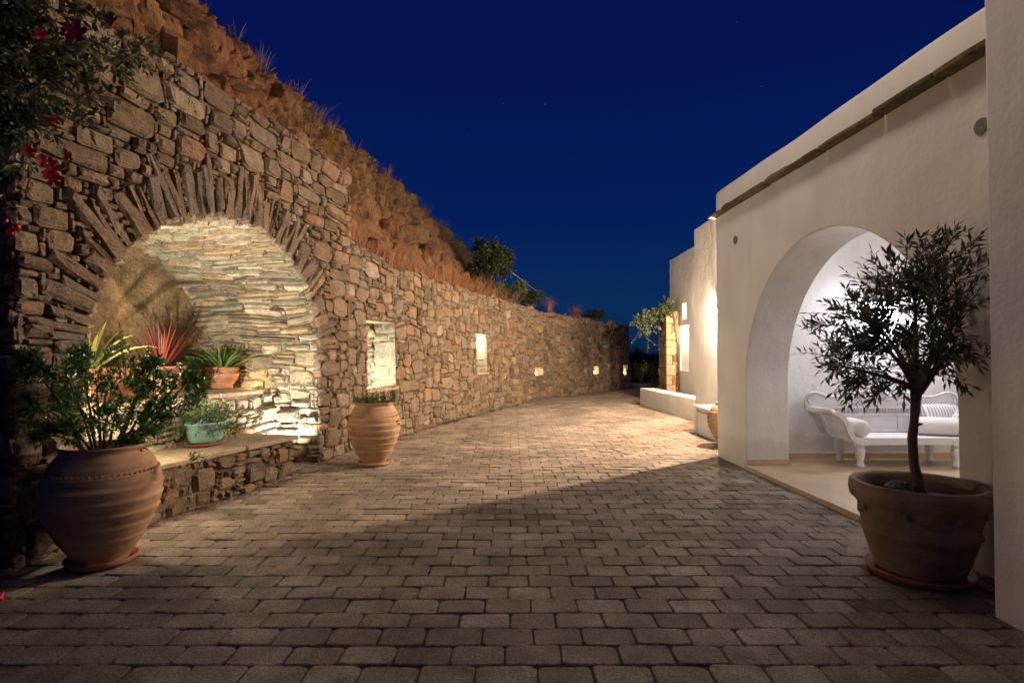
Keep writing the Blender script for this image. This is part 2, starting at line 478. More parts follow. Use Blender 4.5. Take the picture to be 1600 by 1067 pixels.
def emit_stones(stones, name, rest_name, mat, parent, limit=300):
    """stones: list of (MB, centre, area). The ones that show largest become parts, the rest one joined part."""
    def size(st):
        px, py, f = proj(st[1])
        if not (-25 < px < 1625 and -25 < py < 1090): return st[2] * 1e-4 / max(.3, abs(f)) ** 2
        return st[2] / f ** 2
    stones.sort(key=size, reverse=True)
    for mb, c, a in stones[:limit]:
        org = Vector(c); m = mb.mesh(name, mat, org)
        o = D.objects.new(name, m); COL.objects.link(o); o.parent = parent; o.location = org - world_loc(parent)
    if len(stones) > limit:
        big = MB()
        for mb, c, a in stones[limit:]:
            b = len(big.v); big.v += mb.v; big.f += [tuple(i + b for i in f) for f in mb.f]; big.t += mb.t; big.sm += mb.sm
        big.build(rest_name, mat, parent, kind='stuff')

def face_stones(fn, U, V, cell, sizes, rng, proud=(.012, .05), back=.07, gap=.006, mask=None, warp=.05, tint=None, wf=None, cham=.3):
    nu, nv = max(1, round(U / cell[0])), max(1, round(V / cell[1]))
    cu, cv = U / nu, V / nv
    free = np.ones((nv, nu), bool)
    if mask:
        for j in range(nv):
            for i in range(nu):
                if not mask((i + .5) * cu, (j + .5) * cv): free[j, i] = False
    sd = rng.uniform(0, 100); out = []
    for (u, v, w, h) in pack(nu, nv, free, sizes, rng):
        poly = rough_poly(u * cu, v * cv, (u + w) * cu, (v + h) * cv, gap, rng, cham)
        if warp:
            q = []
            for (x, y) in poly:
                k = warp * (wf(x, y) if wf else 1)
                q.append((x + k * noise.noise((x * 2.1, y * 2.1, sd)), y + k * noise.noise((x * 1.6, y * 2.1, sd + 9))))
            poly = q
        mb = MB(); pr = rng.uniform(*proud) * (.6 if w * h <= 2 else 1)
        c = stone_geo(mb, poly, fn, pr, back, rng, tint(rng) if tint else rng.random())
        out.append((mb, c, w * h * cu * cv))
    return out

# ------------------------------------------------------------------ 1. ground and driveway
g = MB(); g.add([(-600, -600, -.09), (600, -600, -.09), (600, 900, -.09), (-600, 900, -.09)], [(0, 1, 2, 3)])
tag(g.build('ground', M['ground']), kind='structure')

drive = MB()
ys = [-4 + i * .5 for i in range(66)]
for a, b in zip(ys, ys[1:]):
    drive.add([(WX(max(a, 0)) - 2.5, a, -.012), (8.5, a, -.012), (8.5, b, -.012), (WX(max(b, 0)) - 2.5, b, -.012)], [(0, 1, 2, 3)])
drv = drive.build('driveway', M['dirt']); tag(drv, kind='structure')

def fac_x(y): return 2.80 + .0441 * (7.78 - y)
def right_x(y):
    if y < 3.1: return 2.66
    if y < 7.85: return fac_x(y) + .03
    if y < 12: return 3.88
    if y < 15.6: return float(np.interp(y, [12, 15.6], [3.88, 3.55]))
    return 6.5
PW, PD = .256, .1717
def paver_mb(rng):
    a, b = PW / 2 - .0022 - rng.uniform(0, .003), PD / 2 - .0022 - rng.uniform(0, .003); P = []
    for sx, sy in ((-1, -1), (1, -1), (1, 1), (-1, 1)):
        c1, c2 = rng.uniform(.016, .044), rng.uniform(.012, .034)
        pts = [(sx * a, sy * (b - c2)), (sx * (a - c1 * .3), sy * (b - c2 * .3)), (sx * (a - c1), sy * b)]
        if sx * sy < 0: pts.reverse()
        P += pts
    P = [(x + rng.uniform(-.003, .003), y + rng.uniform(-.003, .003)) for x, y in P]
    n = len(P); tx, ty, dz = rng.uniform(-.024, .024), rng.uniform(-.03, .03), rng.uniform(-.004, .003)
    V = [(x, y, -.03) for x, y in P] + [(x, y, -.007 + dz + tx * x + ty * y) for x, y in P]
    V += [(x * .955, y * .935, dz + tx * x + ty * y + rng.uniform(-.0012, .0012)) for x, y in P]
    F = []
    for i in range(n):
        j = (i + 1) % n
        F += [(i, j, n + j, n + i), (n + i, n + j, 2 * n + j, 2 * n + i)]
    F.append(tuple(range(2 * n, 3 * n)))
    mb = MB(); mb.add(V, F, .5); mb.sm = [True] * len(F)
    mb.sm[-1] = False
    return mb
rng = random.Random(5)
pav = []
row = 0; y = 2.592 - PD * 14
while y < 24.5:
    yc = y + PD / 2; off = -.023 if row % 2 == 0 else .105
    xl = WX(yc) - .12
    if 4.1 < yc < 7.5: xl = WX(yc) - .9
    i0 = math.floor((xl - off) / PW); x_ = off + i0 * PW
    while x_ < right_x(yc):
        i0 += 1; x2_ = off + i0 * PW + rng.gauss(0, .009)
        pav.append(((x_ + x2_) / 2, yc + rng.uniform(-.003, .003), (x2_ - x_) / PW)); x_ = x2_
    y += PD; row += 1
variants = []
for k in range(40):
    mb = paver_mb(rng); tv = min(1, max(0, rng.gauss(.5, .24))); mb.t = [tv] * len(mb.f); variants.append(mb)
vm = [mb.mesh('paver', M['paver']) for mb in variants]
def seen(p):
    a, b, f = proj((p[0], p[1], 0)); return f > .5 and -60 < a < 1660 and b < 1110
inview = [p for p in pav if seen(p)]; inview.sort(key=lambda p: p[0] ** 2 + p[1] ** 2)
near = set(inview[:300]); rest = MB()
for p in pav:
    k = rng.randrange(len(vm))
    if p in near:
        o = D.objects.new('paver', vm[k]); COL.objects.link(o); o.parent = drv
        o.location = Vector((p[0], p[1], 0)) - drv.location; o.scale = (p[2], 1, 1); o.rotation_euler = (0, 0, rng.choice((0, PI)) + rng.uniform(-.012, .012))
    else:
        mb = variants[k]; b = len(rest.v); sg = rng.choice((1, -1))
        rest.v += [(p[0] + sg * v[0] * p[2], p[1] + sg * v[1], v[2]) for v in mb.v]
        rest.f += [tuple(i + b for i in f) for f in mb.f]; rest.t += mb.t; rest.sm += mb.sm
rest.build('paver_field', M['paver'], drv, kind='stuff')

# ------------------------------------------------------------------ 2. arched stone wall with its niche
aw = thing('arched_stone_wall', 'tall rubble stone wall with a lit vaulted niche under a slate arch', 'stone wall', tuple(P0))
TOPH = lambda s: 3.93 + .022 * s + .02 * math.sin(s * 5)
core = MB()
cols = sorted(set([0, AC - AA, AC + AA, S_END] + [AC + AA * math.cos(PI * k / 40) for k in range(41)] + [i * .25 for i in range(19)]))
def hole(s):
    q = (s - AC) / AA
    return SPR + AB * math.sqrt(max(0, 1 - q * q)) if abs(q) < 1 else (SPR if abs(q) < 1.0001 else 0)
for a, b in zip(cols, cols[1:]):
    m_ = (a + b) / 2; inside = abs(m_ - AC) < AA
    za, zb = (hole(a), hole(b)) if inside else (0, 0)
    ta, tb = TOPH(a) - .03, TOPH(b) - .03
    core.add([W(a, za, -.03), W(b, zb, -.03), W(b, tb, -.03), W(a, ta, -.03), W(b, tb, -.55), W(a, ta, -.55), W(b, 2.9, -.55), W(a, 2.9, -.55)],
             [(0, 1, 2, 3), (3, 2, 4, 5), (5, 4, 6, 7)], rng.random())
core.add([W(S_END, 0, -.03), W(S_END, 0, -.6), W(S_END, TOPH(S_END) - .03, -.6), W(S_END, TOPH(S_END) - .03, -.03)], [(0, 1, 2, 3)], .5)
core.build('wall_core', M['mortar'], aw)

# arch voussoirs: slate slabs on edge
rng = random.Random(21)
vous = []; th = R(4); polys = []
while th < R(176):
    e = Vector((AA * math.cos(th), AB * math.sin(th)))
    nrm = Vector((math.cos(th) / AA, math.sin(th) / AB)).normalized(); tan = Vector((-nrm.y, nrm.x))
    thick = rng.choice((.06, .07, .08, .095, .11, .13, .17))
    deg = math.degrees(th)
    L = rng.uniform(.34, .62) if 35 < deg < 150 else rng.uniform(.26, .48)
    if thick > .12: L *= .85
    lean = rng.uniform(-.015, .015); fl_ = 1 + L / 1.5 * .85; i0 = rng.uniform(-.015, .012)
    h2 = thick / 2 - .004
    P = []
    for r_, g_ in ((i0, -h2), (i0 + rng.uniform(-.012, .012), h2), (L * .33, h2 * (1 + (fl_ - 1) * .33)), (L * .66, h2 * (1 + (fl_ - 1) * .66)), (L * rng.uniform(.9, 1), h2 * fl_ * rng.uniform(.7, 1)),
                   (L * rng.uniform(.92, 1.02), -h2 * fl_ * rng.uniform(.7, 1)), (L * .66, -h2 * (1 + (fl_ - 1) * .66)), (L * .33, -h2 * (1 + (fl_ - 1) * .33))):
        q = e + nrm * r_ + tan * (g_ + lean * r_ + rng.uniform(-.006, .006)); P.append((AC + q.x, SPR + q.y))
    polys.append(P)
    mb = MB(); c = stone_geo(mb, P, W, rng.uniform(.012, .042), .09, rng, rng.random(), .6, .35)
    vous.append((mb, c, thick * L))
    th += thick / math.hypot(AA * math.sin(th), AB * math.cos(th))
emit_stones(vous, 'voussoir', 'voussoir_rest', M['slate'], aw)

def in_poly(x, y, P):
    r = False; j = len(P) - 1
    for i in range(len(P)):
        if (P[i][1] > y) != (P[j][1] > y) and x < (P[j][0] - P[i][0]) * (y - P[i][1]) / (P[j][1] - P[i][1]) + P[i][0]: r = not r
        j = i
    return r
def aw_mask(s, z):
    if z > TOPH(s) - .02: return False
    if arch_f(s, z, .0) < 1.0: return False
    if arch_f(s, z, .7) > 1: return True
    if arch_f(s, z, .07) < 1 and z > SPR + .15: return False
    return not any(in_poly(s, z, P) for P in polys)
def aw_wf(s, z): return min(1, max(0, (arch_f(s, z) - 1.3) * 2))
S_BIG = [(9, 4, .25), (8, 5, .2), (10, 3, .2), (7, 4, .4), (6, 5, .3), (6, 3, .5), (5, 4, .6), (5, 3, .7), (4, 4, .5), (4, 3, 1.), (5, 2, 1.2), (4, 2, 1.5), (3, 3, 1.5), (3, 2, 3), (2, 2, 3)]
st = face_stones(W, S_END, 4.05, (.05, .05), S_BIG, rng, (.01, .045), .08, .005, aw_mask, .07, None, aw_wf)
emit_stones(st, 'stone', 'small_stone', M['rubble'], aw)

# the wall turns away from the driveway at its near corner
def WR(u, z, d): 
    p = P0 - NO * u - T * d; return (p.x, p.y, z)
rc = MB(); rc.add([WR(-.0, 0, -.03), WR(2.6, 0, -.03), WR(2.6, 4.6, -.03), WR(0, 3.9, -.03)], [(0, 1, 2, 3)]); rc.build('return_core', M['mortar'], aw)
st = face_stones(WR, 2.6, 4.2, (.06, .06), S_BIG, rng, (.01, .05), .07)
emit_stones(st, 'corner_stone', 'corner_small_stone', M['rubble'], aw, 90)

# vault lining
prof = [(AC + AA, z) for z in np.linspace(0, SPR, 12)]
prof += [(AC + AA * math.cos(a), SPR + AB * math.sin(a)) for a in np.linspace(0, PI, 60)[1:]]
prof += [(AC - AA, z) for z in np.linspace(SPR, 0, 12)[1:]]
prof = np.array(prof); PL = np.concatenate([[0], np.cumsum(np.linalg.norm(np.diff(prof, axis=0), axis=1))])
pt = np.gradient(prof, axis=0); pt /= np.linalg.norm(pt, axis=1)[:, None]
ND = 1.72
def V_(q, dd, out):
    s = np.interp(q, PL, prof[:, 0]); z = np.interp(q, PL, prof[:, 1])
    tx = np.interp(q, PL, pt[:, 0]); tz = np.interp(q, PL, pt[:, 1])
    return W(s - tz * out, z + tx * out, -dd)
vc = MB()
for i in range(len(PL) - 1):
    a, b = PL[i], PL[i + 1]
    vc.add([V_(a, .03, -.02), V_(b, .03, -.02), V_(b, ND + .05, -.02), V_(a, ND + .05, -.02)], [(0, 1, 2, 3)], rng.random())
vc.build('vault_core', M['lime'], aw)
QL = PL[-1]
low = face_stones(lambda u, v, d: V_(v, u, d), ND, 1.55, (.06, .05), [(6, 4, .5), (5, 3, .8), (4, 4, .5), (6, 2, 1), (4, 3, 1), (5, 2, 1.5), (3, 2, 2), (4, 1, 2), (3, 1, 3)], rng, (.015, .055), .04, .006, None, .04)
hi = face_stones(lambda u, v, d: V_(1.55 + v, u, d), ND, QL - 1.55 - .4, (.07, .03), [(7, 3, .7), (6, 4, .5), (8, 2, .8), (5, 3, 1.2), (6, 2, 1.4), (5, 4, .5), (4, 3, 1.2), (5, 2, 1.8), (4, 2, 2), (4, 1, 2), (3, 1, 2)], rng, (.012, .065), .03, .005, None, .08)
emit_stones(low + hi, 'vault_stone', 'small_vault_stone', M['vault'], aw)

# rough plastered back of the niche
gb = MB(); nu, nv = 60, 60; vv = []; ff = []
for j in range(nv + 1):
    for i in range(nu + 1):
        s = AC - AA - .1 + (2 * AA + .2) * i / nu; z = .3 + 2.7 * j / nv
        d = -ND + .05 * noise.fractal((s * 1.3, z * 1.3, 3.3), 1, 2, 5) + .02 * noise.noise((s * 9, z * 9, 1)) + .008 * noise.noise((s * 25, z * 25, 7))
        vv.append(W(s, z, d))
for j in range(nv):
    for i in range(nu):
        a = j * (nu + 1) + i; ff.append((a, a + 1, a + nu + 2, a + nu + 1))
gb.add(vv, ff, .5, True); gb.build('niche_back', M['grotto'], aw)

# upper shelf and lower bench inside the niche
SH, SD = .955, .575
sh = thing('stone_shelf', 'upper stone shelf at the back of the arched niche', 'stone shelf', W(AC, 0, -1))
b_ = MB(); prism(b_, [(AC - AA, 0), (AC + AA, 0), (AC + AA, SH - .055), (AC - AA, SH - .055)], W, -SD - .03, -ND); b_.build('shelf_core', M['lime'], sh)
x = AC - AA
while x < AC + AA - .02:
    w = min(rng.uniform(.45, .8), AC + AA - x)
    if AC + AA - x - w < .2: w = AC + AA - x
    b_ = MB(); prism(b_, [(x + .003, SH - .05), (x + w - .003, SH - .05), (x + w - .003, SH - rng.uniform(0, .006)), (x + .003, SH - rng.uniform(0, .006))], W, -SD + rng.uniform(.0, .03), -ND + .02, rng.random())
    b_.build('shelf_slab', M['slab'], sh, bevel=.008); x += w
SZ = [(6, 4, .5), (5, 3, .9), (4, 3, 1), (4, 2, 1.5), (3, 3, 1), (3, 2, 2), (3, 1, 2), (2, 2, 2)]
st = face_stones(lambda u, v, d: W(AC - AA + u, v, d - SD), 2 * AA, SH - .055, (.055, .05), SZ, rng, (.015, .055), .04, .006, None, .05)
emit_stones(st, 'shelf_stone', 'shelf_small_stone', M['vault'], sh, 90)

BH, B0, B1 = .475, .55, 2.90
def BF(u, z, d):                     # front of the bench runs slightly out of the wall line
    s = B0 + u; pr = np.interp(s, [1.1, B1], [.0, .165]) + d
    return W(s, z, pr)
be = thing('stone_bench', 'low rubble stone bench with slab top in front of the niche shelf', 'stone bench', W(1.8, 0, 0))
b_ = MB()
box_pts = [BF(0, 0, -.03), BF(B1 - B0, 0, -.03), W(B1, 0, -SD - .02), W(B0, 0, -SD - .02)]
b_.add([(p[0], p[1], z) for z in (0, BH - .055) for p in box_pts], [(0, 1, 5, 4), (1, 2, 6, 5), (2, 3, 7, 6), (3, 0, 4, 7), (4, 5, 6, 7)], .4)
b_.build('bench_core', M['mortar'], be)
st = face_stones(BF, B1 - B0, BH - .055, (.045, .04), [(6, 5, .4), (5, 4, .6), (4, 5, .4), (5, 3, .8), (4, 3, 1.2), (3, 3, 1.2), (4, 2, 1.5), (3, 2, 2), (2, 2, 2)], rng, (.012, .05), .05, .006, None, .05)
st += face_stones(lambda u, v, d: tuple(Vector(W(B1 + d, v, .13 - u))), .68, BH - .055, (.05, .045), SZ, rng, (.01, .03), .04)
emit_stones(st, 'bench_stone', 'bench_small_stone', M['rubble'], be, 140)
x = 0
while x < B1 - B0 - .02:
    w = min(rng.uniform(.4, .75), B1 - B0 - x)
    if B1 - B0 - x - w < .2: w = B1 - B0 - x
    a, c = x + .003, x + w - .003; ov = rng.uniform(.02, .05); e1 = .0 if c < B1 - B0 - .05 else .02
    pts = [BF(a, 0, ov), BF((a + c) / 2, 0, ov + rng.uniform(-.015, .015)), BF(c + e1, 0, ov + rng.uniform(-.01, .01)), W(B0 + c + e1, 0, -SD + .01), W(B0 + a, 0, -SD + .01)]
    zt = BH - rng.uniform(0, .006); n = 5
    b_ = MB(); b_.add([(p[0], p[1], BH - .05) for p in pts] + [(p[0], p[1], zt) for p in pts],
                      [tuple(range(n - 1, -1, -1)), tuple(range(n, 2 * n))] + [(i, (i + 1) % n, n + (i + 1) % n, n + i) for i in range(n)], rng.random())
    b_.build('bench_slab', M['slab'], be, bevel=.01); x += w

# ------------------------------------------------------------------ 3. curved retaining wall
cw = thing('curved_stone_wall', 'long curving rubble stone wall with lit slots along the driveway', 'stone wall', (*C(0, 0, 0)[:2], 0))
def s_of_px(px):
    best = min(range(len(CP)), key=lambda i: abs(800 + 889 * CP[i][0] / CP[i][1] - px)); return CL[best], CP[best]
SLOTS = []
for (x0, x1, y0, y1) in ((578, 621, 503, 606), (747, 763, 522, 582), (838.5, 849, 573.5, 586.5), (928, 936, 572, 584.5)):
    sa, pa = s_of_px(x0); sb, pb = s_of_px(x1)
    za = 1.4 + (552 - y0) / 889 * (pa[1] + pb[1]) / 2; zb = 1.4 + (552 - y1) / 889 * (pa[1] + pb[1]) / 2
    SLOTS.append((sa, sb, zb, za))
SLOTS.append((C_LEN - .62, C_LEN - .36, .55, .95))
def in_slot(s, z, g=0):
    return any(a - g < s < b + g and c - g < z < d + g for a, b, c, d in SLOTS)
sb_ = sorted(set([float(v) for v in np.linspace(0, C_LEN, 70)] + [v for q in SLOTS for v in q[:2]]))
zb_ = sorted(set([0, .4, 1.2, 1.8] + [v for q in SLOTS for v in q[2:]]))
core = MB()
for a, b in zip(sb_, sb_[1:]):
    zz = [z for z in zb_ if z < 2.3]
    for c, d in zip(zz, zz[1:]):
        if not in_slot((a + b) / 2, (c + d) / 2): core.add([C(a, c, -.03), C(b, c, -.03), C(b, d, -.03), C(a, d, -.03)], [(0, 1, 2, 3)], .5)
    ta, tb = C_top(a) - .03, C_top(b) - .03
    core.add([C(a, zz[-1], -.03), C(b, zz[-1], -.03), C(b, tb, -.03), C(a, ta, -.03), C(b, tb, -.6), C(a, ta, -.6), C(b, 0, -.6), C(a, 0, -.6)], [(0, 1, 2, 3), (3, 2, 4, 5), (5, 4, 6, 7)], .5)
e_ = C_LEN; core.add([C(e_, 0, -.03), C(e_, 0, -.6), C(e_, C_top(e_) - .03, -.6), C(e_, C_top(e_) - .03, -.03)], [(0, 1, 2, 3)], .5)
core.build('wall_core', M['mortar'], cw)
rng = random.Random(8)
SZC = [(6, 4, .3), (5, 4, .4), (4, 5, .35), (5, 3, .6), (4, 3, 1.0), (3, 4, .7), (4, 2, 1.), (3, 3, 1.4), (3, 2, 2), (2, 3, 1.6), (2, 2, 3)]
def cw_mask(s, z): return z < C_top(s) - .01 and not in_slot(s, z)
def cw_wf(s, z): return 0 if in_slot(s, z, .2) else 1
def cw_tint(r): return min(1, max(0, r.gauss(.5, .27)))
st = face_stones(C, C_LEN, 3.15, (.062, .058), SZC, rng, (.008, .034), .06, .0045, cw_mask, .08, cw_tint, cw_wf)
st += face_stones(lambda u, v, d: C(C_LEN + d, v, -u), .6, 2.5, (.075, .07), SZC, rng, (.012, .05), .06)
emit_stones(st, 'stone', 'small_stone', M['rubble'], cw)
for k, (a, b, z0, z1) in enumerate(SLOTS):
    dp = .42 if k < 2 else .16
    n_ = MB()
    q = [C(a, z0, -.0), C(b, z0, -.0), C(b, z1, -.0), C(a, z1, -.0), C(a, z0, -dp), C(b, z0, -dp), C(b, z1, -dp), C(a, z1, -dp)]
    n_.add(q, [(0, 1, 5, 4), (1, 2, 6, 5), (2, 3, 7, 6), (3, 0, 4, 7), (4, 5, 6, 7)], .5)
    n_.build('slot_lining', M['lime'], cw)
    if k < 2:
        st = face_stones(lambda u, v, d: C(b - d, z0 + v, -u), dp, z1 - z0, (.1, .07), [(4, 5, 1), (3, 4, 1), (3, 2, 1.5), (2, 2, 2)], rng, (.01, .035), .005, .010, None, .03)
        st += face_stones(lambda u, v, d: C(a + u, z0 + v, d - dp), b - a, z1 - z0, (.1, .08), [(2, 2, 1), (2, 1, 2), (1, 2, 2), (1, 1, 2)], rng, (.02, .07), .005, .008, None, .04)
        emit_stones(st, 'slot_stone', 'slot_small_stone', M['vault'], cw, 60)
        sl = MB(); prism(sl, [(a - .06, z0 - .05), (b + .05, z0 - .05), (b + .05, z0 + .004), (a - .06, z0 + .004)], C, .035, -dp + .02, .6); sl.build('slot_sill', M['slab'], cw, bevel=.008)
        #, (b + .07, z1 - .004), (b + .07, z1 + .07), (a - .08, z1 + .07)], C, .05, -dp + .02, .4); sl.build('slot_lintel', M['slab'], cw, bevel=.008)
    else:
        u = thing('recessed_light', ['', '', 'square warm light recessed low in the curved wall, nearest of the small ones', 'square warm light recessed low in the darker far stretch of curved wall', 'warm light at the very end of the curved wall'][k], 'wall light', C((a + b) / 2, z0 + .03, -dp * .6), group='small warm lights in the curved wall')
        m_ = MB(); lathe(m_, [(.0, .11), (.025, .10), (.032, .07), (.025, .03), (.0, .02)], C((a + b) / 2, z0, -dp * .6), 12); m_.build('bulb', M['bulb'], u)
        m_ = MB(); lathe(m_, [(.0, .028), (.03, .028), (.03, 0.002), (0, .002)], C((a + b) / 2, z0, -dp * .6), 12); m_.build('socket', M['cap'], u)
        light('recessed_glow_lamp', C((a + b) / 2, z0 + .14, -dp * .35), 4, (1, .62, .25), .03)
for k, lab in ((0, 'small bright lamp at the foot of the tall slot behind the tan clay pot'), (1, 'small bright lamp under the top of the second, narrower slot')):
    a, b, z0, z1 = SLOTS[k]; zz = z0 + .006 if k == 0 else z1 - .11
    u = thing('slot_lamp_fitting', lab, 'wall light', C(a + .05, zz, -.09), group='lamps in the tall wall slots')
    m_ = MB(); lathe(m_, [(0, .085), (.02, .08), (.026, .055), (.02, .025), (0, .02)], C(a + .05, zz, -.09), 12); m_.build('bulb', M['bulb'], u)
    m_ = MB(); lathe(m_, [(0, .024), (.028, .024), (.03, 0), (0, 0)], C(a + .05, zz, -.09), 12); m_.build('socket', M['cap'], u)
a, b, z0, z1 = SLOTS[0]
light('slot_lamp', C(a + .09, z0 + .1, -.2), 130, (.96, 1, .86), .03)
a, b, z0, z1 = SLOTS[1]
light('slot_lamp', C(a + .2, z1 - .12, -.2), 36, (.96, 1, .88), .03)

# ------------------------------------------------------------------ 4. hillside
def hill_pt(y, u):
    """u 0 at the wall, 1 at the ridge, to 3 beyond"""
    xw = (WX(y) - .45); xr = -5.3 + .13 * y
    hb = (TOPH((y - 3.65) * 1.02) - .05 if y < 8.15 else C_top(C_of_Y(y)) - .06)
    hr = float(np.interp(y, [-2, 6, 10, 24, 27, 31], [6.4, 6.25, 6.0, 5.95, 4.7, 2.6]))
    w = xw - xr; D_ = min(2.3, w - .1)
    if u <= 1:
        x = xw + (xr - xw) * u; q = max(0, 1 - (x - xr) / D_)
        z = hb + (hr - hb) * (q ** .85)
    else:
        x = xr - (u - 1) * 9; z = hr + (u - 1) * 1.2; q = 1
    return x, y, z, q
hm = MB(); ny, nu = 420, 90; vv = []; tt = []
for j in range(ny + 1):
    y = 1.5 + 29.5 * (j / ny) ** 1.5
    for i in range(nu + 1):
        u = (i / 70) if i <= 70 else 1 + (i - 70) / 20 * 2
        x, y_, z, q = hill_pt(y, u)
        a = min(1, u * 4) * (.35 + .65 * min(1, q * 1.5))
        n1 = noise.fractal((x * .9, y_ * .9, z * .9), .9, 2.1, 6); n2 = abs(noise.noise((x * 2.3, y_ * 1.7, z * 3.1 + 4)))
        n3 = noise.fractal((x * 4 + 7, y_ * 4, z * 5), .8, 2.2, 4)
        n4 = abs(noise.noise((x * 7, y_ * 5, z * 9))) + .5 * abs(noise.noise((x * 15, y_ * 12, z * 19)))
        k = a * (.26 * n1 - .3 * n2 + .12 * n3 - .10 * n4 + .12)
        vd = noise.voronoi((x * 2.2, y_ * 1.6, z * 3.0))[0]; k += a * .22 * (min(.8, vd[1] - vd[0]) - .3)
        vv.append((x + k * .9, y_ + .3 * k, z + k * .55)); tt.append(q)
ff = []
for j in range(ny):
    for i in range(nu):
        a = j * (nu + 1) + i; ff.append((a, a + nu + 1, a + nu + 2, a + 1))
hm.add(vv, ff, 0, False)
hm.t = [min(1, max(0, (vv[f[0]][1] - 9.5) / 6)) * .75 for f in ff]
hill = hm.build('hillside', M['rock']); tag(hill, kind='structure')
# far dark hill beyond the driveway
fh = MB(); vv = []; ff = []; n = 40
for j in range(9):
    for i in range(n + 1):
        x = -20 + 70 * i / n; yy = 34 + j * 3
        hz = max(0, 1 - abs(j - 4) / 4.2) * (1.5 + .5 * noise.noise((x * .2, 1, 1))) * min(1, max(0, (22 - x) / 12)) * (1 if x > 0 else max(.4, 1 + x / 40))
        vv.append((x, yy, hz - .1))
for j in range(8):
    for i in range(n):
        a = j * (n + 1) + i; ff.append((a, a + 1, a + n + 2, a + n + 1))
fh.add(vv, ff, .8, True); tag(fh.build('far_hill', M['ground']), kind='structure')

# ------------------------------------------------------------------ 5. white house
hs = thing('white_house', 'white plastered house with an arched porch and slate ledge', 'house', (3.0, 6, 0))
FA = Vector((2.80, 7.78, 0)); FD = Vector((.0441, -.999, 0)); FN = Vector((.999, .0441, 0))
def F(s, z, d):
    p = FA + FD * s + FN * d; return (p.x, p.y, z)
fc, fr, fs = 2.42, 1.555, 1.01
LEN = 4.95
out = [(0, -.05), (0, 3.27), (LEN, 3.30), (LEN, -.05), (fc + fr, -.05)]
arc = [(fc + fr * math.cos(a), fs + fr * math.sin(a)) for a in np.linspace(0, PI, 49)]
out += arc + [(fc - fr, -.05)]
f_ = MB(); prism(f_, out[::-1], F, 0, .53); f_.build('facade_wall', M['plaster'], hs, bevel=.014, seg=3, angle=50)
# parapet with a hand-smoothed, slightly wavy top
p_ = MB(); ns = 40; vv = []; ff = []
sec = [(0, 0), (0, .26), (.02, .305), (.06, .33), (.12, .335), (.2, .31), (.23, .27), (.23, 0)]
for i in range(ns + 1):
    s = LEN * i / ns; wv = .010 * math.sin(s * 2.3) + .006 * math.sin(s * 5.1 + 1)
    for (d, z) in sec: vv.append(F(s, 3.301 + z * (1 + wv * 2) + (.0), d + .006))
m_ = len(sec)
for i in range(ns):
    for k in range(m_ - 1):
        a = i * m_ + k; ff.append((a + 1, a, a + m_, a + m_ + 1))
ff.append(tuple(range(m_))); ff.append(tuple(ns * m_ + k for k in range(m_ - 1, -1, -1)))
p_.add(vv, ff, .5, True); p_.build('parapet', M['plaster'], hs)
# slate ledge
rng = random.Random(3); s = -.07
while s < LEN:
    w = rng.uniform(.38, .78)
    pts = []
    e = min(LEN, s + w)
    P = [(s + .006, -.085 - rng.uniform(0, .03)), (s + w * .35, -.09 - rng.uniform(0, .035)), (s + w * .7, -.09 - rng.uniform(0, .03)), (e - .006, -.085 - rng.uniform(0, .03)), (e - .006, .02), (s + .006, .02)]
    z0 = 3.255 + .0055 * s + rng.uniform(-.004, .004); t_ = rng.uniform(.030, .046)
    b_ = MB(); prism(b_, P, lambda a, b, d: F(a, d, b), z0, z0 + t_, rng.random()); b_.build('ledge_slab', M['ledge'], hs, bevel=.009); s += w
# end return, recessed walls
b_ = MB(); box(b_, 3.34, 7.2, 7.36, 7.775, -.05, 3.62); b_.build('porch_end_wall', M['plaster'], hs, bevel=.015)
b_ = MB(); box(b_, 3.5, 6.6, 2.9, 7.36, 2.98, 3.3); b_.build('porch_ceiling', M['plaster'], hs)
b_ = MB(); box(b_, 6.2, 6.6, 2.9, 7.36, -.05, 2.98); b_.build('porch_side_wall', M['plaster'], hs)
b_ = MB(); box(b_, 3.52, 6.2, 3.1, 3.45, -.05, 2.98); b_.build('porch_near_wall', M['plaster'], hs)
b_ = MB(); b_.add([F(.28, .05, .018), F(LEN - .3, .05, .018), (6.2, 3.45, .05), (6.2, 7.36, .05)] + [F(.28, -.05, .018), F(LEN - .3, -.05, .018), (6.2, 3.45, -.05), (6.2, 7.36, -.05)],
                  [(3, 2, 1, 0), (0, 1, 5, 4)]); b_.build('porch_floor', M['floor'], hs)
b_ = MB(); prism(b_, [(fc - fr + .004, .05), (fc + fr - .004, .05), (fc + fr - .004, -.04), (fc - fr + .004, -.04)], F, -.03, .03); b_.build('porch_step', M['trim'], hs, bevel=.006)
b_ = MB(); box(b_, 3.345, 6.2, 7.335, 7.358, .05, .125); b_.build('skirting', M['trim'], hs, bevel=.004)
b_ = MB(); prism(b_, [(fc - fr - .01, .05), (fc - fr + .018, .05), (fc - fr + .018, .115), (fc - fr - .01, .115)], F, .012, .525); b_.build('skirting', M['trim'], hs, bevel=.004)
for (cx_, z) in ((.62, 2.83), (4.2, 2.84)):
    v_ = MB(); n = 20; r = .052
    ring = [(cx_ + r * math.cos(2 * PI * k / n), z + r * math.sin(2 * PI * k / n)) for k in range(n)]
    prism(v_, ring, F, -.012, .01); v_.build('round_vent', M['steel'], hs, bevel=.004)
def W2(s, z, d): return (3.80 + .0 * s + d, 11.9 - s, z)
b_ = MB(); box(b_, 3.82, 6.5, 7.775, 11.9, -.05, 4.0); b_.build('recessed_wall', M['plaster'], hs, bevel=.03, seg=3)
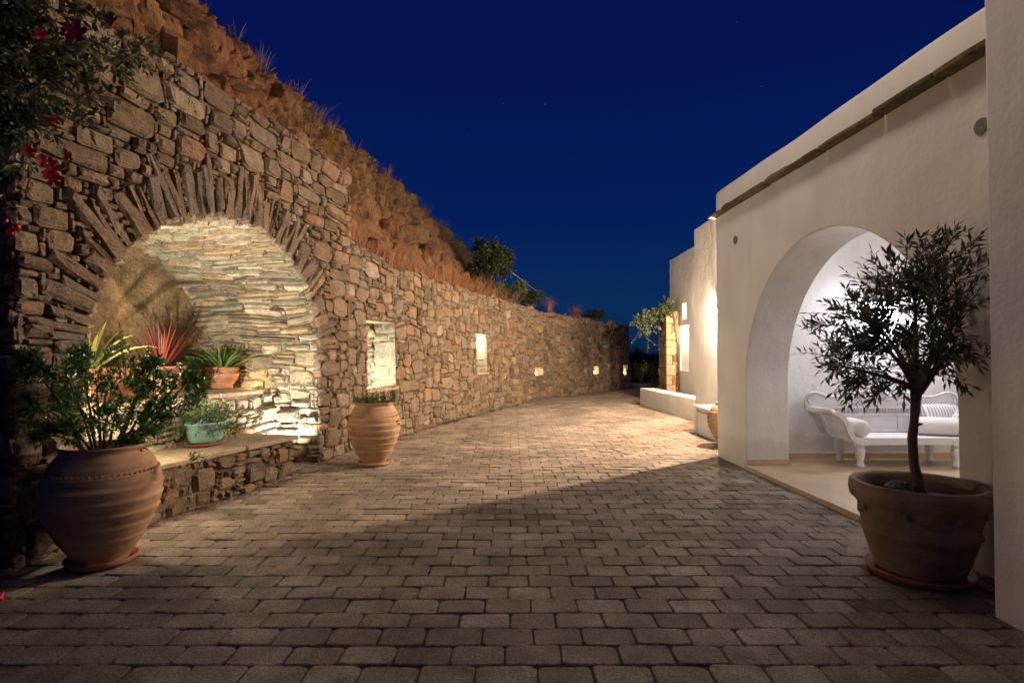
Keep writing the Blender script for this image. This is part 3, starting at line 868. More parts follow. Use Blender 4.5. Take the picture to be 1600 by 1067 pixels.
# third wall with the two slots
def W3(u, z, d): return (4.6 + d, u, z)
U0, U1, ZT = 11.9, 16.55, 4.1
SL3 = [(14.78, 15.58, .93, 2.14), (14.98, 15.34, 2.30, 2.74)]
us = sorted(set([U0, U1] + [v for q in SL3 for v in q[:2]])); zs = sorted(set([-.05, ZT] + [v for q in SL3 for v in q[2:]]))
b_ = MB()
for a, b in zip(us, us[1:]):
    for c, d in zip(zs, zs[1:]):
        if not any(q[0] <= a and b <= q[1] and q[2] <= c and d <= q[3] for q in SL3):
            b_.add([W3(b, c, 0), W3(a, c, 0), W3(a, d, 0), W3(b, d, 0)], [(0, 1, 2, 3)])
b_.add([W3(U1, -.05, 0), W3(U1, ZT, 0), W3(U1, ZT, 2), W3(U1, -.05, 2)], [(0, 1, 2, 3)])
b_.add([W3(U0, ZT, 0), W3(U1, ZT, 0), W3(U1, ZT, 2), W3(U0, ZT, 2)], [(3, 2, 1, 0)])
for (a, b, c, d) in SL3:
    q = [W3(a, c, 0), W3(b, c, 0), W3(b, d, 0), W3(a, d, 0), W3(a, c, .32), W3(b, c, .32), W3(b, d, .32), W3(a, d, .32)]
    b_.add(q, [(0, 1, 5, 4), (1, 2, 6, 5), (2, 3, 7, 6), (3, 0, 4, 7), (4, 5, 6, 7)])
b_.build('far_wall', M['plaster'], hs)
light('slot_lamp', (4.78, 15.2, 2.02), 26, (1, .82, .58), .04)
light('slot_lamp', (4.80, 15.2, 2.55), 5, (1, .72, .45), .04)
b_ = MB(); box(b_, 3.25, 6.0, 1.0, 3.42, 3.31, 5.2); b_.build('upper_wall', M['plaster'], hs, bevel=.03, seg=3)

pl = MB(); box(pl, 2.58, 3.4, -3.5, 3.085, -.05, 6.0)
tag(pl.build('white_pier', M['plaster'], bevel=.03, seg=3), 'plain white plastered pier rising out of the picture beside the big olive pot', 'pier')
lw = MB()
prism(lw, [(3.49, 15.55), (3.80, 12.12), (3.818, 11.9), (4.20, 11.9), (4.02, 13.8), (3.9, 15.6)], lambda a, b, d: (a, b, d), -.05, .452)
tag(lw.build('low_wall', M['plaster'], bevel=.02, seg=3), 'low white plastered wall before the stone pillar', 'low wall')

pb = thing('plaster_bench', 'white built-in plaster bench with a shadow slot, beside the lamp wall', 'bench', (3.5, 9.6, 0))
b_ = MB(); box(b_, 3.27, 3.815, 9.0, 10.1, -.05, .39); b_.build('body', M['plaster'], pb, bevel=.012)
b_ = MB(); box(b_, 3.23, 3.27, 9.99, 10.12, -.05, .44); b_.build('side_post', M['plaster'], pb, bevel=.01)
for k in range(9):
    b_ = MB(); box(b_, 3.245, 3.2685, 9.02 + k * .107, 9.02 + k * .107 + .1, .0, .375); b_.build('panel_board', M['white_wood'], pb, bevel=.004)
b_ = MB(); box(b_, 3.32, 3.815, 9.0, 9.985, .392, .44); b_.build('back_strip', M['plaster'], pb)
b_ = MB(); box(b_, 3.22, 3.818, 8.97, 10.14, .442, .49); b_.build('seat_slab', M['plaster'], pb, bevel=.012, seg=3)

# stone pillar with pale quoins
sp_ = thing('stone_pillar', 'square coursed stone pillar under a hanging creeper behind the low wall', 'pillar', (4.5, 16, 0))
PX0, PX1, PY0, PY1, PH = 4.23, 4.57, 15.56, 16.5, 2.56
b_ = MB(); box(b_, PX0 + .03, PX1, PY0 + .03, PY1, -.05, PH - .02); b_.build('pillar_core', M['mortar'], sp_)
rng = random.Random(14)
SZP = [(4, 3, .8), (5, 2, .8), (3, 3, .8), (3, 2, 1.5), (4, 1, 2), (2, 2, 2)]
st = face_stones(lambda u, v, d: (PX0 - d + .03, PY1 - u, v), PY1 - PY0 - .16, PH, (.07, .075), SZP, rng, (.01, .03), .03, .006, None, .02)
st += face_stones(lambda u, v, d: (PX0 + .14 + u, PY0 - d + .03, v), PX1 - PX0 - .14, PH, (.06, .07), SZP, rng, (.01, .03), .03, .006, None, .02)
emit_stones(st, 'stone', 'small_stone', M['quoin'], sp_, 200)
z = 0; k = 0
while z < PH - .05:
    h = rng.uniform(.16, .30); h = min(h, PH - z); lx = .14 + (.1 if k % 2 else 0); ly = .2 - (.08 if k % 2 else 0)
    b_ = MB(); box(b_, PX0 - .008, PX0 + lx, PY0 - .008, PY0 + ly, z + .005, z + h - .005, rng.uniform(.75, 1)); b_.build('quoin', M['quoin'], sp_, bevel=.012); z += h; k += 1

# wall lamps
def wall_lamp(x, y, z, label, glow, wx=3.83):
    t = thing('wall_lamp', label, 'wall lamp', (x, y, z), group='wall lamps on the recessed white wall')
    m_ = MB(); lathe(m_, [(0, .075), (.03, .07), (.06, .045), (.07, .02), (.062, .02), (.05, .035), (0, .05)], (x, y, z), 20); m_.build('shade', M['cap'], t)
    m_ = MB(); tube(m_, [(x, y, z + .06), (x + .05, y, z + .075), (wx, y, z + .06)], .009, 8); m_.build('arm', M['cap'], t)
    m_ = MB(); lathe(m_, [(0, -.075), (.02, -.07), (.034, -.04), (.03, -.005), (.016, .02), (0, .025)], (x, y, z), 16); m_.build('bulb', emis('wall_lamp_glow', WARM, glow), t)
wall_lamp(3.705, 10.37, 2.20, 'small lit wall lamp showing beside the facade corner', E_WALL_A)
wall_lamp(3.72, 8.50, 2.95, 'lit wall lamp hidden behind the facade corner above the clay jar', E_WALL_B)
wall_lamp(4.50, 12.7, 2.5, 'lit wall lamp on the far wall, hidden round the corner above the low wall', E_WALL_C, 4.61)

# porch lamp on the end wall
t = thing('porch_lamp', 'white glowing globe lamp on the porch wall behind the olive tree', 'wall lamp', (4.70, 7.22, 1.93))
m_ = MB(); lathe(m_, [(.12 * math.sin(a), -.12 * math.cos(a)) for a in np.linspace(0.01, PI - .01, 14)], (4.70, 7.2, 1.93), 24); m_.build('globe', emis('globe_glow', COOL, E_PORCH), t)
m_ = MB(); lathe(m_, [(0, .17), (.07, .165), (.135, .13), (.14, .115), (.13, .118), (0, .13)], (4.70, 7.2, 1.93), 24); m_.build('hood', M['steel'], t)
m_ = MB(); tube(m_, [(4.70, 7.21, 2.085), (4.70, 7.36, 2.085)], .02, 8); m_.build('bracket', M['steel'], t)

light('porch_fill_light', (5.0, 5.3, 2.75), 36, COOL, .12)  # unseen fill light added to even out the porch, no fitting
# unseen fill light, added above the frame to lift the dark foreground
light('yard_fill_light', (.9, 4.6, 6.6), 300, (1, .79, .59), .6)

# ------------------------------------------------------------------ 6. lights of the niche
light('niche_uplight', W(3.40, .06, -.24), 230, (1, .93, .78), .03, None, (Vector(W(3.6, 2.0, -.5)) - Vector(W(3.40, .06, -.24)), 110, .7))
light('shelf_uplight', W(3.55, SH + .06, -.84), 4, (1, .66, .27), .03)
light('niche_left_light', W(.95, SH + .12, -.75), 36, (1, .72, .38), .04)
light('bench_light', W(.85, .98, -.22), 560, (1, .9, .70), .03, None, (Vector(W(3.6, 2.45, -.45)) - Vector(W(.85, .98, -.22)), 78, .5))
light('niche_spill_light', W(1.02, 1.02, -.10), 48, (1, .82, .55), .05)
u = thing('shelf_spotlight', 'small round spotlight glowing on the niche shelf beside the aloe pot', 'spotlight', W(3.56, SH, -.80))
m_ = MB(); lathe(m_, [(0, .002), (.05, .002), (.05, .028), (.042, .03), (.04, .022)], W(3.56, SH, -.80), 18); m_.build('housing', M['cap'], u)
m_ = MB(); lathe(m_, [(.0, .021), (.039, .0215)], W(3.56, SH, -.80), 18); m_.build('lens', M['bulb'], u)

# ------------------------------------------------------------------ 7. foliage helpers
def leaf(mb, p, d, up, L, Wd, tint, fold=.25, curl=0.0):
    d = Vector(d).normalized(); s = d.cross(Vector(up))
    if s.length < 1e-3: s = d.cross(Vector((1, .3, 0)))
    s.normalize(); n = s.cross(d)
    p = Vector(p)
    a = p + d * L * .45 + s * Wd / 2 + n * Wd * fold; b = p + d * L * .45 - s * Wd / 2 + n * Wd * fold
    m = p + d * L * .5; tip = p + d * L - n * curl * L
    mb.add([tuple(p), tuple(a), tuple(tip), tuple(b), tuple(m)], [(0, 4, 1), (4, 2, 1), (0, 3, 4), (4, 3, 2)], tint, True)

def rvec(r):
    while True:
        v = Vector((r.uniform(-1, 1), r.uniform(-1, 1), r.uniform(-1, 1)))
        if .05 < v.length < 1: return v.normalized()

def spray(mb, tw, p0, p1, r, n, L, Wd, sag=.0, tr=.003, ang=.9, whorl=False, t0=.25):
    """a twig from p0 to p1 with leaves along it"""
    p0, p1 = Vector(p0), Vector(p1); mid = (p0 + p1) / 2 + rvec(r) * (p1 - p0).length * .15 + Vector((0, 0, sag))
    pts = bez(p0, mid, p1, 6)
    if tw is not None: tube(tw, pts, [tr * (1 - .1 * i) for i in range(7)], 4, .5, False)
    for k in range(n):
        t = t0 + (1 - t0) * (k + r.random()) / n
        i = min(5, int(t * 6)); q = pts[i].lerp(pts[i + 1], t * 6 - i); ax = (pts[i + 1] - pts[i]).normalized()
        sd = rvec(r); sd = (sd - ax * sd.dot(ax)).normalized()
        d = ax * (1 - ang * .6) + sd * ang + Vector((0, 0, .15))
        if k == n - 1: d = ax
        leaf(mb, q, d, rvec(r) + Vector((0, 0, 1.2)), L * r.uniform(.65, 1.15), Wd * r.uniform(.8, 1.2), r.random(), .2, r.uniform(-.1, .2))

def blades(mb, c, r, n, L, Wd, spread, tint=None, arch=.5, seg=4, rad=.03, up=1.0):
    for _ in range(n):
        a = r.uniform(0, 2 * PI); h = Vector((math.cos(a), math.sin(a), 0)); l = L * r.uniform(.6, 1.1); sp2 = spread * r.uniform(.3, 1.1)
        blade(mb, Vector(c) + h * rad * r.random(), h, l, Wd * r.uniform(.7, 1.2), sp2, arch * r.uniform(.4, 1.4), seg, r.random() if tint is None else tint, up)
def blade(mb, p, h, l, wd, sp2, arch, seg, tint, up=1.0, thick=0.0):
    side = Vector((-h.y, h.x, 0)); v = []; f = []
    for i in range(seg + 1):
        t = i / seg; q = p + h * (sp2 * t * l + arch * l * .4 * t * t) + Vector((0, 0, up * l * t * (1 - .25 * sp2) - arch * l * .55 * t * t * t))
        w = wd * (1 - t) ** .75 * (.75 + .5 * t) / 2 + 2e-4
        v += [tuple(q - side * w + Vector((0, 0, w * .5))), tuple(q - Vector((0, 0, thick * (1 - t)))), tuple(q + side * w + Vector((0, 0, w * .5)))]
    for i in range(seg):
        a = i * 3; f += [(a, a + 1, a + 4, a + 3), (a + 1, a + 2, a + 5, a + 4)]
    mb.add(v, f, tint, True)

def bush(name, label, cat, c, rad, n, L, Wd, mat, r, group=None, stem=True, lobes=9):
    """shrub: stems and uneven leaf clumps"""
    c = Vector(c); t = thing(name, label, cat, tuple(c), group)
    fo = MB(); tw = MB(); base = c - Vector((0, 0, rad[2] * .9))
    for k in range(lobes):
        dv = rvec(r); dv.z = dv.z * .8 + .15
        lc = c + Vector((dv.x * rad[0], dv.y * rad[1], dv.z * rad[2])) * r.uniform(.45, .85)
        tube(tw, bez(base + Vector((r.uniform(-.05, .05), r.uniform(-.05, .05), 0)) * rad[0], (base + lc) / 2 + rvec(r) * .1 * rad[0], lc, 4), [.02 * rad[0] + .004] * 3 + [.006] * 2, 5, .5, False)
        for q in range(max(1, n // lobes // 8)):
            o = rvec(r); o = Vector((o.x * rad[0], o.y * rad[1], o.z * rad[2])) * r.uniform(.25, .5)
            spray(fo, None, lc, lc + o, r, 8, L, Wd)
    fo.build('foliage', mat, t, kind='stuff'); tw.build('stem', M['twig'], t)
    return t

# ------------------------------------------------------------------ 8. pots
def pithos(name, label, c, h, rb, mat, rim=.72, base=.46, group=None, lug=False, saucer=True, n=56, soil=True):
    t = thing(name, label, 'plant pot' if soil else 'jar', c, group)
    key = [(0, base), (.04, base * 1.03), (.14, .60), (.26, .76), (.40, .91), (.54, .99), (.64, 1.0), (.74, .96), (.83, .87), (.90, .77), (.94, rim * .985), (.965, rim), (.985, rim * 1.06), (1.0, rim * 1.04)]
    zz = np.linspace(0, 1, 72); rr = np.interp(zz, [k[0] for k in key], [k[1] for k in key])
    pr = []
    for z, r_ in zip(zz, rr):
        ridge = 0
        for q in (.22, .34, .45, .56, .66, .77): ridge += .022 * math.exp(-((z - q) / .012) ** 2) - .012 * math.exp(-((z - q - .03) / .02) ** 2)
        pr.append((rb * (r_ + ridge), h * z))
    pr += [(rb * rim * .93, h * .995), (rb * rim * .88, h * .95), (rb * rim * .92, h * .86)]
    z0 = .018 if saucer else 0
    m_ = MB(); lathe(m_, [(0, .0)] + pr, (c[0], c[1], c[2] + z0), n, .5, lambda a, z: 1 + .008 * math.sin(3 * a + z * 9)); m_.build('body', mat, t)
    # rope band below the shoulder
    k = int(2 * PI * rb / .035); bm = MB(); zb = .785 * h
    rB = rb * float(np.interp(.785, [q[0] for q in key], [q[1] for q in key])) + .002
    for i in range(k):
        a = 2 * PI * i / k; a2 = a + .55 * 2 * PI / k
        tube(bm, [(c[0] + rB * math.cos(a), c[1] + rB * math.sin(a), c[2] + z0 + zb - .008), (c[0] + rB * math.cos(a2), c[1] + rB * math.sin(a2), c[2] + z0 + zb + .008)], .006, 5)
    bm.build('rope_band', mat, t)
    if soil:
        m_ = MB(); lathe(m_, [(0, .9 * h + .01), (rb * rim * .45, .905 * h), (rb * rim * .91, .9 * h)], (c[0], c[1], c[2] + z0), 24); m_.build('soil', M['soil'], t)
    if saucer:
        m_ = MB(); r0 = rb * base
        lathe(m_, [(0, 0.003), (r0 * 1.12, 0.003), (r0 * 1.28, .02), (r0 * 1.38, .052), (r0 * 1.31, .055), (r0 * 1.2, .026), (0, .017)], c, n); m_.build('saucer', M['terra_red'] if not lug else mat, t)
    if lug:
        for a in (R(-15), R(165)):
            m_ = MB(); p = Vector((c[0] + rb * .97 * math.cos(a), c[1] + rb * .97 * math.sin(a), c[2] + h * .72)); o = Vector((math.cos(a), math.sin(a), 0))
            tube(m_, [p - o * .01, p + o * .035 + Vector((0, 0, .012)), p + o * .03 + Vector((0, 0, -.03)), p - o * .01 - Vector((0, 0, .035))], .012, 8); m_.build('lug', mat, t)
    return t

LP = (-2.74, 3.83, 0)
pithos('large_jar_pot', 'big dark ridged clay pot with a bushy shrub beside the stone bench', LP, .775, .348, M['terra'], .70, .44)
MP = (-1.73, 7.16, 0)
pithos('ridged_jar_pot', 'warm tan ridged clay pot of marigolds standing below the tall lit slot', MP, .775, .325, M['terra_bright'], .72, .45, lug=True)
pithos('clay_jar', 'orange clay jar half hidden by the facade corner beside the plaster bench', (3.24, 8.55, 0), .67, .30, M['terra_bright'], .55, .45, saucer=False, soil=False)

# olive pot: flared with a heavy band
OP = (2.57, 3.62, 0)
ot = thing('wide_planter_pot', 'wide flared old clay pot on a saucer holding the olive tree', 'plant pot', OP)
key = [(0, 0), (.24, .0), (.25, .03), (.278, .10), (.308, .2), (.322, .245), (.335, .255), (.335, .272), (.322, .285), (.338, .36), (.346, .42), (.352, .435), (.372, .44), (.388, .455), (.396, .50), (.392, .545), (.38, .558), (.355, .556), (.342, .54), (.335, .47), (.33, .44)]
m_ = MB(); lathe(m_, key, (OP[0], OP[1], .03), 64, .5, lambda a, z: .965 + .006 * math.sin(2 * a + 1)); m_.build('body', M['terra_dark'], ot)
m_ = MB(); lathe(m_, [(0, .003), (.265, .003), (.29, .03), (.30, .058), (.285, .06), (.272, .03), (0, .028)], OP, 56); m_.build('saucer', M['terra_red'], ot)
m_ = MB()
for k in range(8):                     # moulded garlands round the body
    a0 = 2 * PI * k / 8; pts = []
    for q in range(9):
        a = a0 + 2 * PI / 8 * q / 8; z = .40 - .055 * math.sin(PI * q / 8); r_ = .326 + (z - .36) * .1
        pts.append((OP[0] + r_ * math.cos(a), OP[1] + r_ * math.sin(a), .03 + z))
    tube(m_, pts, [.003 + .005 * math.sin(PI * q / 8) for q in range(9)], 6)
    lathe(m_, [(0, -.022), (.016, -.012), (.02, 0), (.014, .014), (0, .022)], (OP[0] + .333 * math.cos(a0), OP[1] + .333 * math.sin(a0), .43), 8)
m_.build('garland_relief', M['terra_dark'], ot)
m_ = MB(); vv = []; ff = []; 
for i in range(7):
    for k in range(28):
        a = 2 * PI * k / 28; r_ = .335 * i / 6
        vv.append((OP[0] + r_ * math.cos(a), OP[1] + r_ * math.sin(a), .485 + .02 * noise.noise((r_ * 9 * math.cos(a), r_ * 9 * math.sin(a), 2)) + .02 * (1 - i / 6)))
for i in range(6):
    for k in range(28): ff.append((i * 28 + k, (i + 1) * 28 + k, (i + 1) * 28 + (k + 1) % 28, i * 28 + (k + 1) % 28))
m_.add(vv, ff, .5, True); m_.build('soil', M['soil'], ot)
rk = MB(); rr = random.Random(4); vv = []; ff = []; n = 12
for i in range(7):
    for k in range(n):
        a = 2 * PI * k / n; ph = PI * i / 6; v = Vector((math.sin(ph) * math.cos(a), math.sin(ph) * math.sin(a), math.cos(ph)))
        q = 1 + .25 * noise.noise(v * 1.6 + Vector((3, 1, 0)))
        vv.append((OP[0] - .17 + v.x * .085 * q, OP[1] - .07 + v.y * .075 * q, .535 + v.z * .075 * q))
for i in range(6):
    for k in range(n): ff.append((i * n + k, i * n + (k + 1) % n, (i + 1) * n + (k + 1) % n, (i + 1) * n + k))
rk.add(vv, ff, .62); tag(rk.build('rock', M['rubble']), 'grey brown rock lying on the soil in the olive pot', 'rock')

# ------------------------------------------------------------------ 9. olive tree
rng = random.Random(77)
ol = thing('olive_tree', 'small olive tree with a rounded crown growing in the wide clay pot', 'olive tree', (OP[0], OP[1], .48))
tr = MB()
tp = [(2.60, 3.62, .47), (2.58, 3.62, .55), (2.54, 3.61, .70), (2.528, 3.605, .86), (2.54, 3.60, .98), (2.548, 3.60, 1.08), (2.555, 3.60, 1.17)]
tube(tr, tp, [.044, .033, .027, .028, .024, .027, .033], 10)
for (z, a) in ((.62, 1), (.8, 3), (.95, 5), (.7, 4)): tube(tr, [(2.55, 3.60, z), (2.55 + .04 * math.cos(a), 3.6 + .04 * math.sin(a), z + .01)], [.014, .006], 6)
limbs = []
for d in ((-.30, -.10, .30), (-.12, .2, .42), (.20, -.05, .22), (.33, .12, .34), (.05, -.28, .42), (-.38, .12, .14), (.12, .25, .25), (-.1, -.3, .25), (.0, 0, .6)):
    p1 = Vector(tp[-1]); p2 = p1 + Vector(d) * 1.0
    pts = bez(p1, p1 + Vector((d[0] * .35, d[1] * .35, d[2] * .6)), p2, 6); tube(tr, pts, [.024, .02, .017, .014, .011, .009, .007], 7, .5, False); limbs += pts[2:]
tube(tr, bez((2.555, 3.60, 1.13), (2.60, 3.59, 1.18), (2.72, 3.58, 1.36), 6), [.024, .021, .018, .016, .013, .010, .008], 8)
tr.build('trunk', M['bark'], ol)
fo = MB(); tw = MB(); CC = Vector((2.56, 3.60, 1.64))
CROWN = [(1.95, 1.36), (1.95, 1.58), (2.06, 1.70), (2.26, 1.86), (2.32, 2.02), (2.45, 2.08), (2.62, 2.12), (2.78, 2.18), (2.90, 2.2), (2.93, 1.8), (2.92, 1.33), (2.7, 1.24), (2.45, 1.20), (2.32, 1.12), (2.15, 1.10), (2.0, 1.24)]
def olive_target(r):
    while True:
        x, z = r.uniform(1.88, 2.93), r.uniform(1.04, 2.2); y = r.uniform(-1, 1)
        if not in_poly(x, z, CROWN): continue
        e = 1 - ((x - 2.52) / .75) ** 2 - ((z - 1.62) / .72) ** 2
        if abs(y) > math.sqrt(max(.04, e)): continue
        p = Vector((x, 3.60 + .40 * y, z))
        if noise.noise(p * 4.2) < -.12: continue
        return p
for k in range(370):
    p = olive_target(rng); o = p - CC
    b0 = min(limbs, key=lambda q: (q - p).length + .25 * rng.random())
    d = (p - b0); 
    if d.length > .34: b0 = p - d.normalized() * .34
    spray(fo, tw, b0, p + o.normalized() * .04, rng, 12, .074, .0175, .03, .0028, .75)
for (x, z) in ((1.94, 1.57), (1.98, 1.60), (1.94, 1.42), (2.05, 1.74), (2.04, 1.70), (2.28, 1.98), (2.36, 2.04), (2.42, 2.10), (2.62, 2.14), (2.70, 2.16), (2.88, 2.22), (2.8, 2.18), (2.15, 1.06), (2.05, 1.16), (2.3, 1.08), (2.42, 1.12), (2.76, 1.18)):
    p = Vector((x, 3.6 + rng.uniform(-.2, .1), z)); c_ = Vector((2.5, 3.6, 1.6)); spray(fo, tw, c_ + (p - c_) * .72, p, rng, 14, .08, .018, .02, .003, .6)
fo.build('crown', M['leaf_olive'], ol, kind='stuff'); tw.build('twigs', M['twig'], ol, kind='stuff')

# ------------------------------------------------------------------ 10. shrub in the big pot
rng = random.Random(31)
sh_ = thing('potted_shrub', 'dark green bushy shrub with arching sprays growing in the big clay pot', 'shrub', (LP[0], LP[1], .74))
fo = MB(); tw = MB()
def at(px, py, Y): return Vector(((px - 800) / 889 * Y, Y, 1.4 + (552 - py) / 889 * Y))
clusters = [(110, 600, 3.8, 60), (75, 640, 3.75, 60), (150, 590, 3.7, 70), (130, 640, 3.6, 60), (190, 610, 3.9, 55), (165, 660, 3.65, 50), (215, 640, 4.0, 60), (225, 600, 4.1, 40),
            (250, 615, 4.1, 50), (285, 595, 4.25, 45), (310, 585, 4.3, 35), (270, 640, 4.1, 45), (215, 672, 3.9, 50), (195, 700, 3.8, 30), (300, 620, 4.2, 35), (240, 575, 4.1, 30),
            (125, 560, 3.8, 30), (60, 585, 3.7, 30), (45, 560, 3.7, 25), (110, 680, 3.6, 40), (75, 680, 3.6, 30), (240, 660, 4.0, 40)]
for (px, py, Y, rr) in clusters:
    c = at(px, py, Y); base = Vector((LP[0] + (c.x - LP[0]) * .25, LP[1] + (c.y - LP[1]) * .25, .70))
    mid = (base + c) / 2 + Vector((0, 0, .10)); pts = bez(base, mid, c, 6); tube(tw, pts, [.010, .009, .008, .007, .006, .005, .004], 6, .5, False)
    ra = rr / 889 * Y * .8
    for k in range(24):
        d = rvec(rng); d.z = d.z * .8 + .15
        spray(fo, tw, c + d * ra * .1, c + d * ra * rng.uniform(.6, 1.1), rng, 16, .046, .014, .01, .0018, .85)
for (px, py, qx, qy, Y) in ((197, 600, 186, 508, 4.05), (205, 600, 202, 545, 4.05), (120, 590, 133, 525, 3.8), (235, 600, 232, 545, 4.1), (60, 640, 22, 600, 3.7), (80, 660, 30, 655, 3.6)):
    for k in range(2): spray(fo, tw, at(px + 4 * k, py, Y), at(qx + 5 * k, qy + 14 * k, Y), rng, 34, .038, .012, .0, .003, .8)
# hanging shoot
spray(fo, tw, at(262, 640, 4.1), at(305, 712, 4.0), rng, 6, .03, .01, -.02, .003, .7, t0=.8)
for k in range(5): spray(fo, tw, at(306, 705, 4.0), at(300 + 6 * k, 722 - 3 * abs(k - 2), 4.0), rng, 9, .04, .012, 0, .002, .8)
fo.build('foliage', M['leaf_dark'], sh_, kind='stuff'); tw.build('stems', M['twig'], sh_, kind='stuff')

# marigolds in the tan pot
mg = thing('marigold_plant', 'low green marigold plants with a few orange flowers in the tan clay pot', 'flowers', (MP[0], MP[1], .7))
fo = MB(); tw = MB()
for k in range(70):
    a = rng.uniform(0, 2 * PI); r_ = .21 * math.sqrt(rng.random()); b0 = Vector((MP[0] + r_ * math.cos(a), MP[1] + r_ * math.sin(a), .72))
    spray(fo, tw, b0, b0 + Vector((math.cos(a) * r_ * .35, math.sin(a) * r_ * .35, rng.uniform(.09, .20))), rng, 16, .036, .012, 0, .0025, .9)
fo.build('foliage', M['leaf_dark'], mg, kind='stuff'); tw.build('stems', M['twig'], mg, kind='stuff')
for (dx, dy, z) in ((-.19, -.04, .90), (-.14, .05, .945), (.17, -.06, .88)):
    p = Vector((MP[0] + dx, MP[1] + dy, z)); fl = MB()
    tube(fl, [(p.x, p.y, .78), tuple(p)], .003, 4)
    for ring in range(3):
        for k in range(9):
            a = 2 * PI * k / 9 + ring; leaf(fl, p, (math.cos(a), math.sin(a), .25 + .5 * ring), (0, 0, 1), .026 - .006 * ring, .014, .5)
    fl.build('flower', M['orange_petal'], mg)

# ------------------------------------------------------------------ 11. pots and plants of the niche
def small_pot(name, label, c, h, r, mat, cat='plant pot'):
    t = thing(name, label, cat, c)
    m_ = MB(); lathe(m_, [(0, .002), (r * .62, .002), (r * .66, h * .08), (r * .6, h * .12), (r * .8, h * .35), (r * .97, h * .6), (r * .98, h * .72), (r * .9, h * .82), (r * .93, h * .86), (r * 1.0, h * .93), (r * .98, h), (r * .86, h), (r * .84, h * .85)], c, 36)
    m_.build('body', mat, t)
    m_ = MB()
    for k in range(28):
        a = 2 * PI * k / 28; lathe(m_, [(0, -.012), (.008, -.006), (.009, .006), (0, .012)], (c[0] + r * .975 * math.cos(a), c[1] + r * .975 * math.sin(a), c[2] + h * .7), 5)
    m_.build('beaded_band', mat, t)
    m_ = MB(); lathe(m_, [(0, h * .9), (r * .84, h * .88)], c, 20); m_.build('soil', M['soil'], t)
    return t
def leafy(name, label, cat, c, r, n, L, Wd, spread, arch, mat, up=1.0, rad=.04, thick=.006):
    t = thing(name, label, cat, c)
    for k in range(n):
        a = 2 * PI * k * .381966 + r.uniform(-.2, .2); h = Vector((math.cos(a), math.sin(a), 0)); mb = MB(); f = (k + .5) / n
        blade(mb, Vector(c) + h * rad * f, h, L * r.uniform(.75, 1.1), Wd * r.uniform(.8, 1.2), spread * (.15 + f) * r.uniform(.8, 1.2), arch * (.3 + f) * r.uniform(.6, 1.3), 6, r.random(), up, thick)
        mb.build('leaf', mat, t)
    return t
rng = random.Random(12)
ap = W(3.40, SH, -1.16); small_pot('round_clay_pot', 'round clay pot with a beaded band holding the green aloe on the shelf', ap, .275, .20, M['terra_pot'])
leafy('aloe_plant', 'spiky green aloe spilling over the round clay pot in the niche', 'aloe', (ap[0], ap[1], ap[2] + .24), rng, 70, .48, .034, .85, .6, M['leaf_aloe'], .85, .10)
# long trough with cordyline and agave
tg0, tg1 = 1.35, 2.75
tt_ = thing('trough_planter', 'long clay trough planter along the back of the niche shelf', 'planter', W((tg0 + tg1) / 2, SH, -1.3))
m_ = MB(); zb, zt = SH + .002, SH + .30
def TR(s, d, z): return W(s, z, d)
o_ = [(tg0, -1.47), (tg1, -1.47), (tg1, -1.13), (tg0, -1.13)]
def loop(g, z): return [TR(s + (g if s == tg0 else -g), d + (g if d < -1.3 else -g), z) for s, d in o_]
L_ = [loop(.03, zb), loop(.0, zt - .05), loop(-.018, zt - .048), loop(-.018, zt), loop(.03, zt), loop(.04, zt - .06)]
v = [p for l in L_ for p in l]; f = [(3, 2, 1, 0)]
for i in range(5):
    for k in range(4): f.append((i * 4 + k, i * 4 + (k + 1) % 4, (i + 1) * 4 + (k + 1) % 4, (i + 1) * 4 + k))
m_.add(v, f, .5); m_.build('body', M['terra_pot'], tt_, bevel=.006)
m_ = MB(); m_.add(loop(.03, zt - .04), [(0, 1, 2, 3)]); m_.build('soil', M['soil'], tt_)
cp = W(2.58, zt - .04, -1.3); leafy('cordyline_plant', 'red spiky cordyline rising from the trough against the plastered back', 'cordyline', cp, rng, 60, .60, .026, .62, .12, M['leaf_red'], 1.0, .05, .002)
gp = W(1.62, zt - .04, -1.22); leafy('agave_plant', 'yellow green agave with curved leaves at the left of the trough', 'agave', gp, rng, 24, .56, .065, .8, .5, M['leaf_agave'], 1.0, .06, .01)
p2 = W(2.15, SH, -.86); small_pot('small_clay_pot', 'small plain orange clay pot in front of the trough planter', p2, .20, .14, M['terra_bright'])
# hanging dry stem
m_ = MB(); a_, b_2 = Vector(W(.62, 1.98, -.12)), Vector(W(.72, 1.0, -.2))
tube(m_, [a_, a_.lerp(b_2, .3) + Vector((.006, 0, 0)), a_.lerp(b_2, .6) - Vector((.01, 0, 0)), b_2], [.008, .009, .008, .006], 6)
tag(m_.build('hanging_stem', M['rope']), 'thin dry stem hanging from the left side of the arch', 'dry stem')
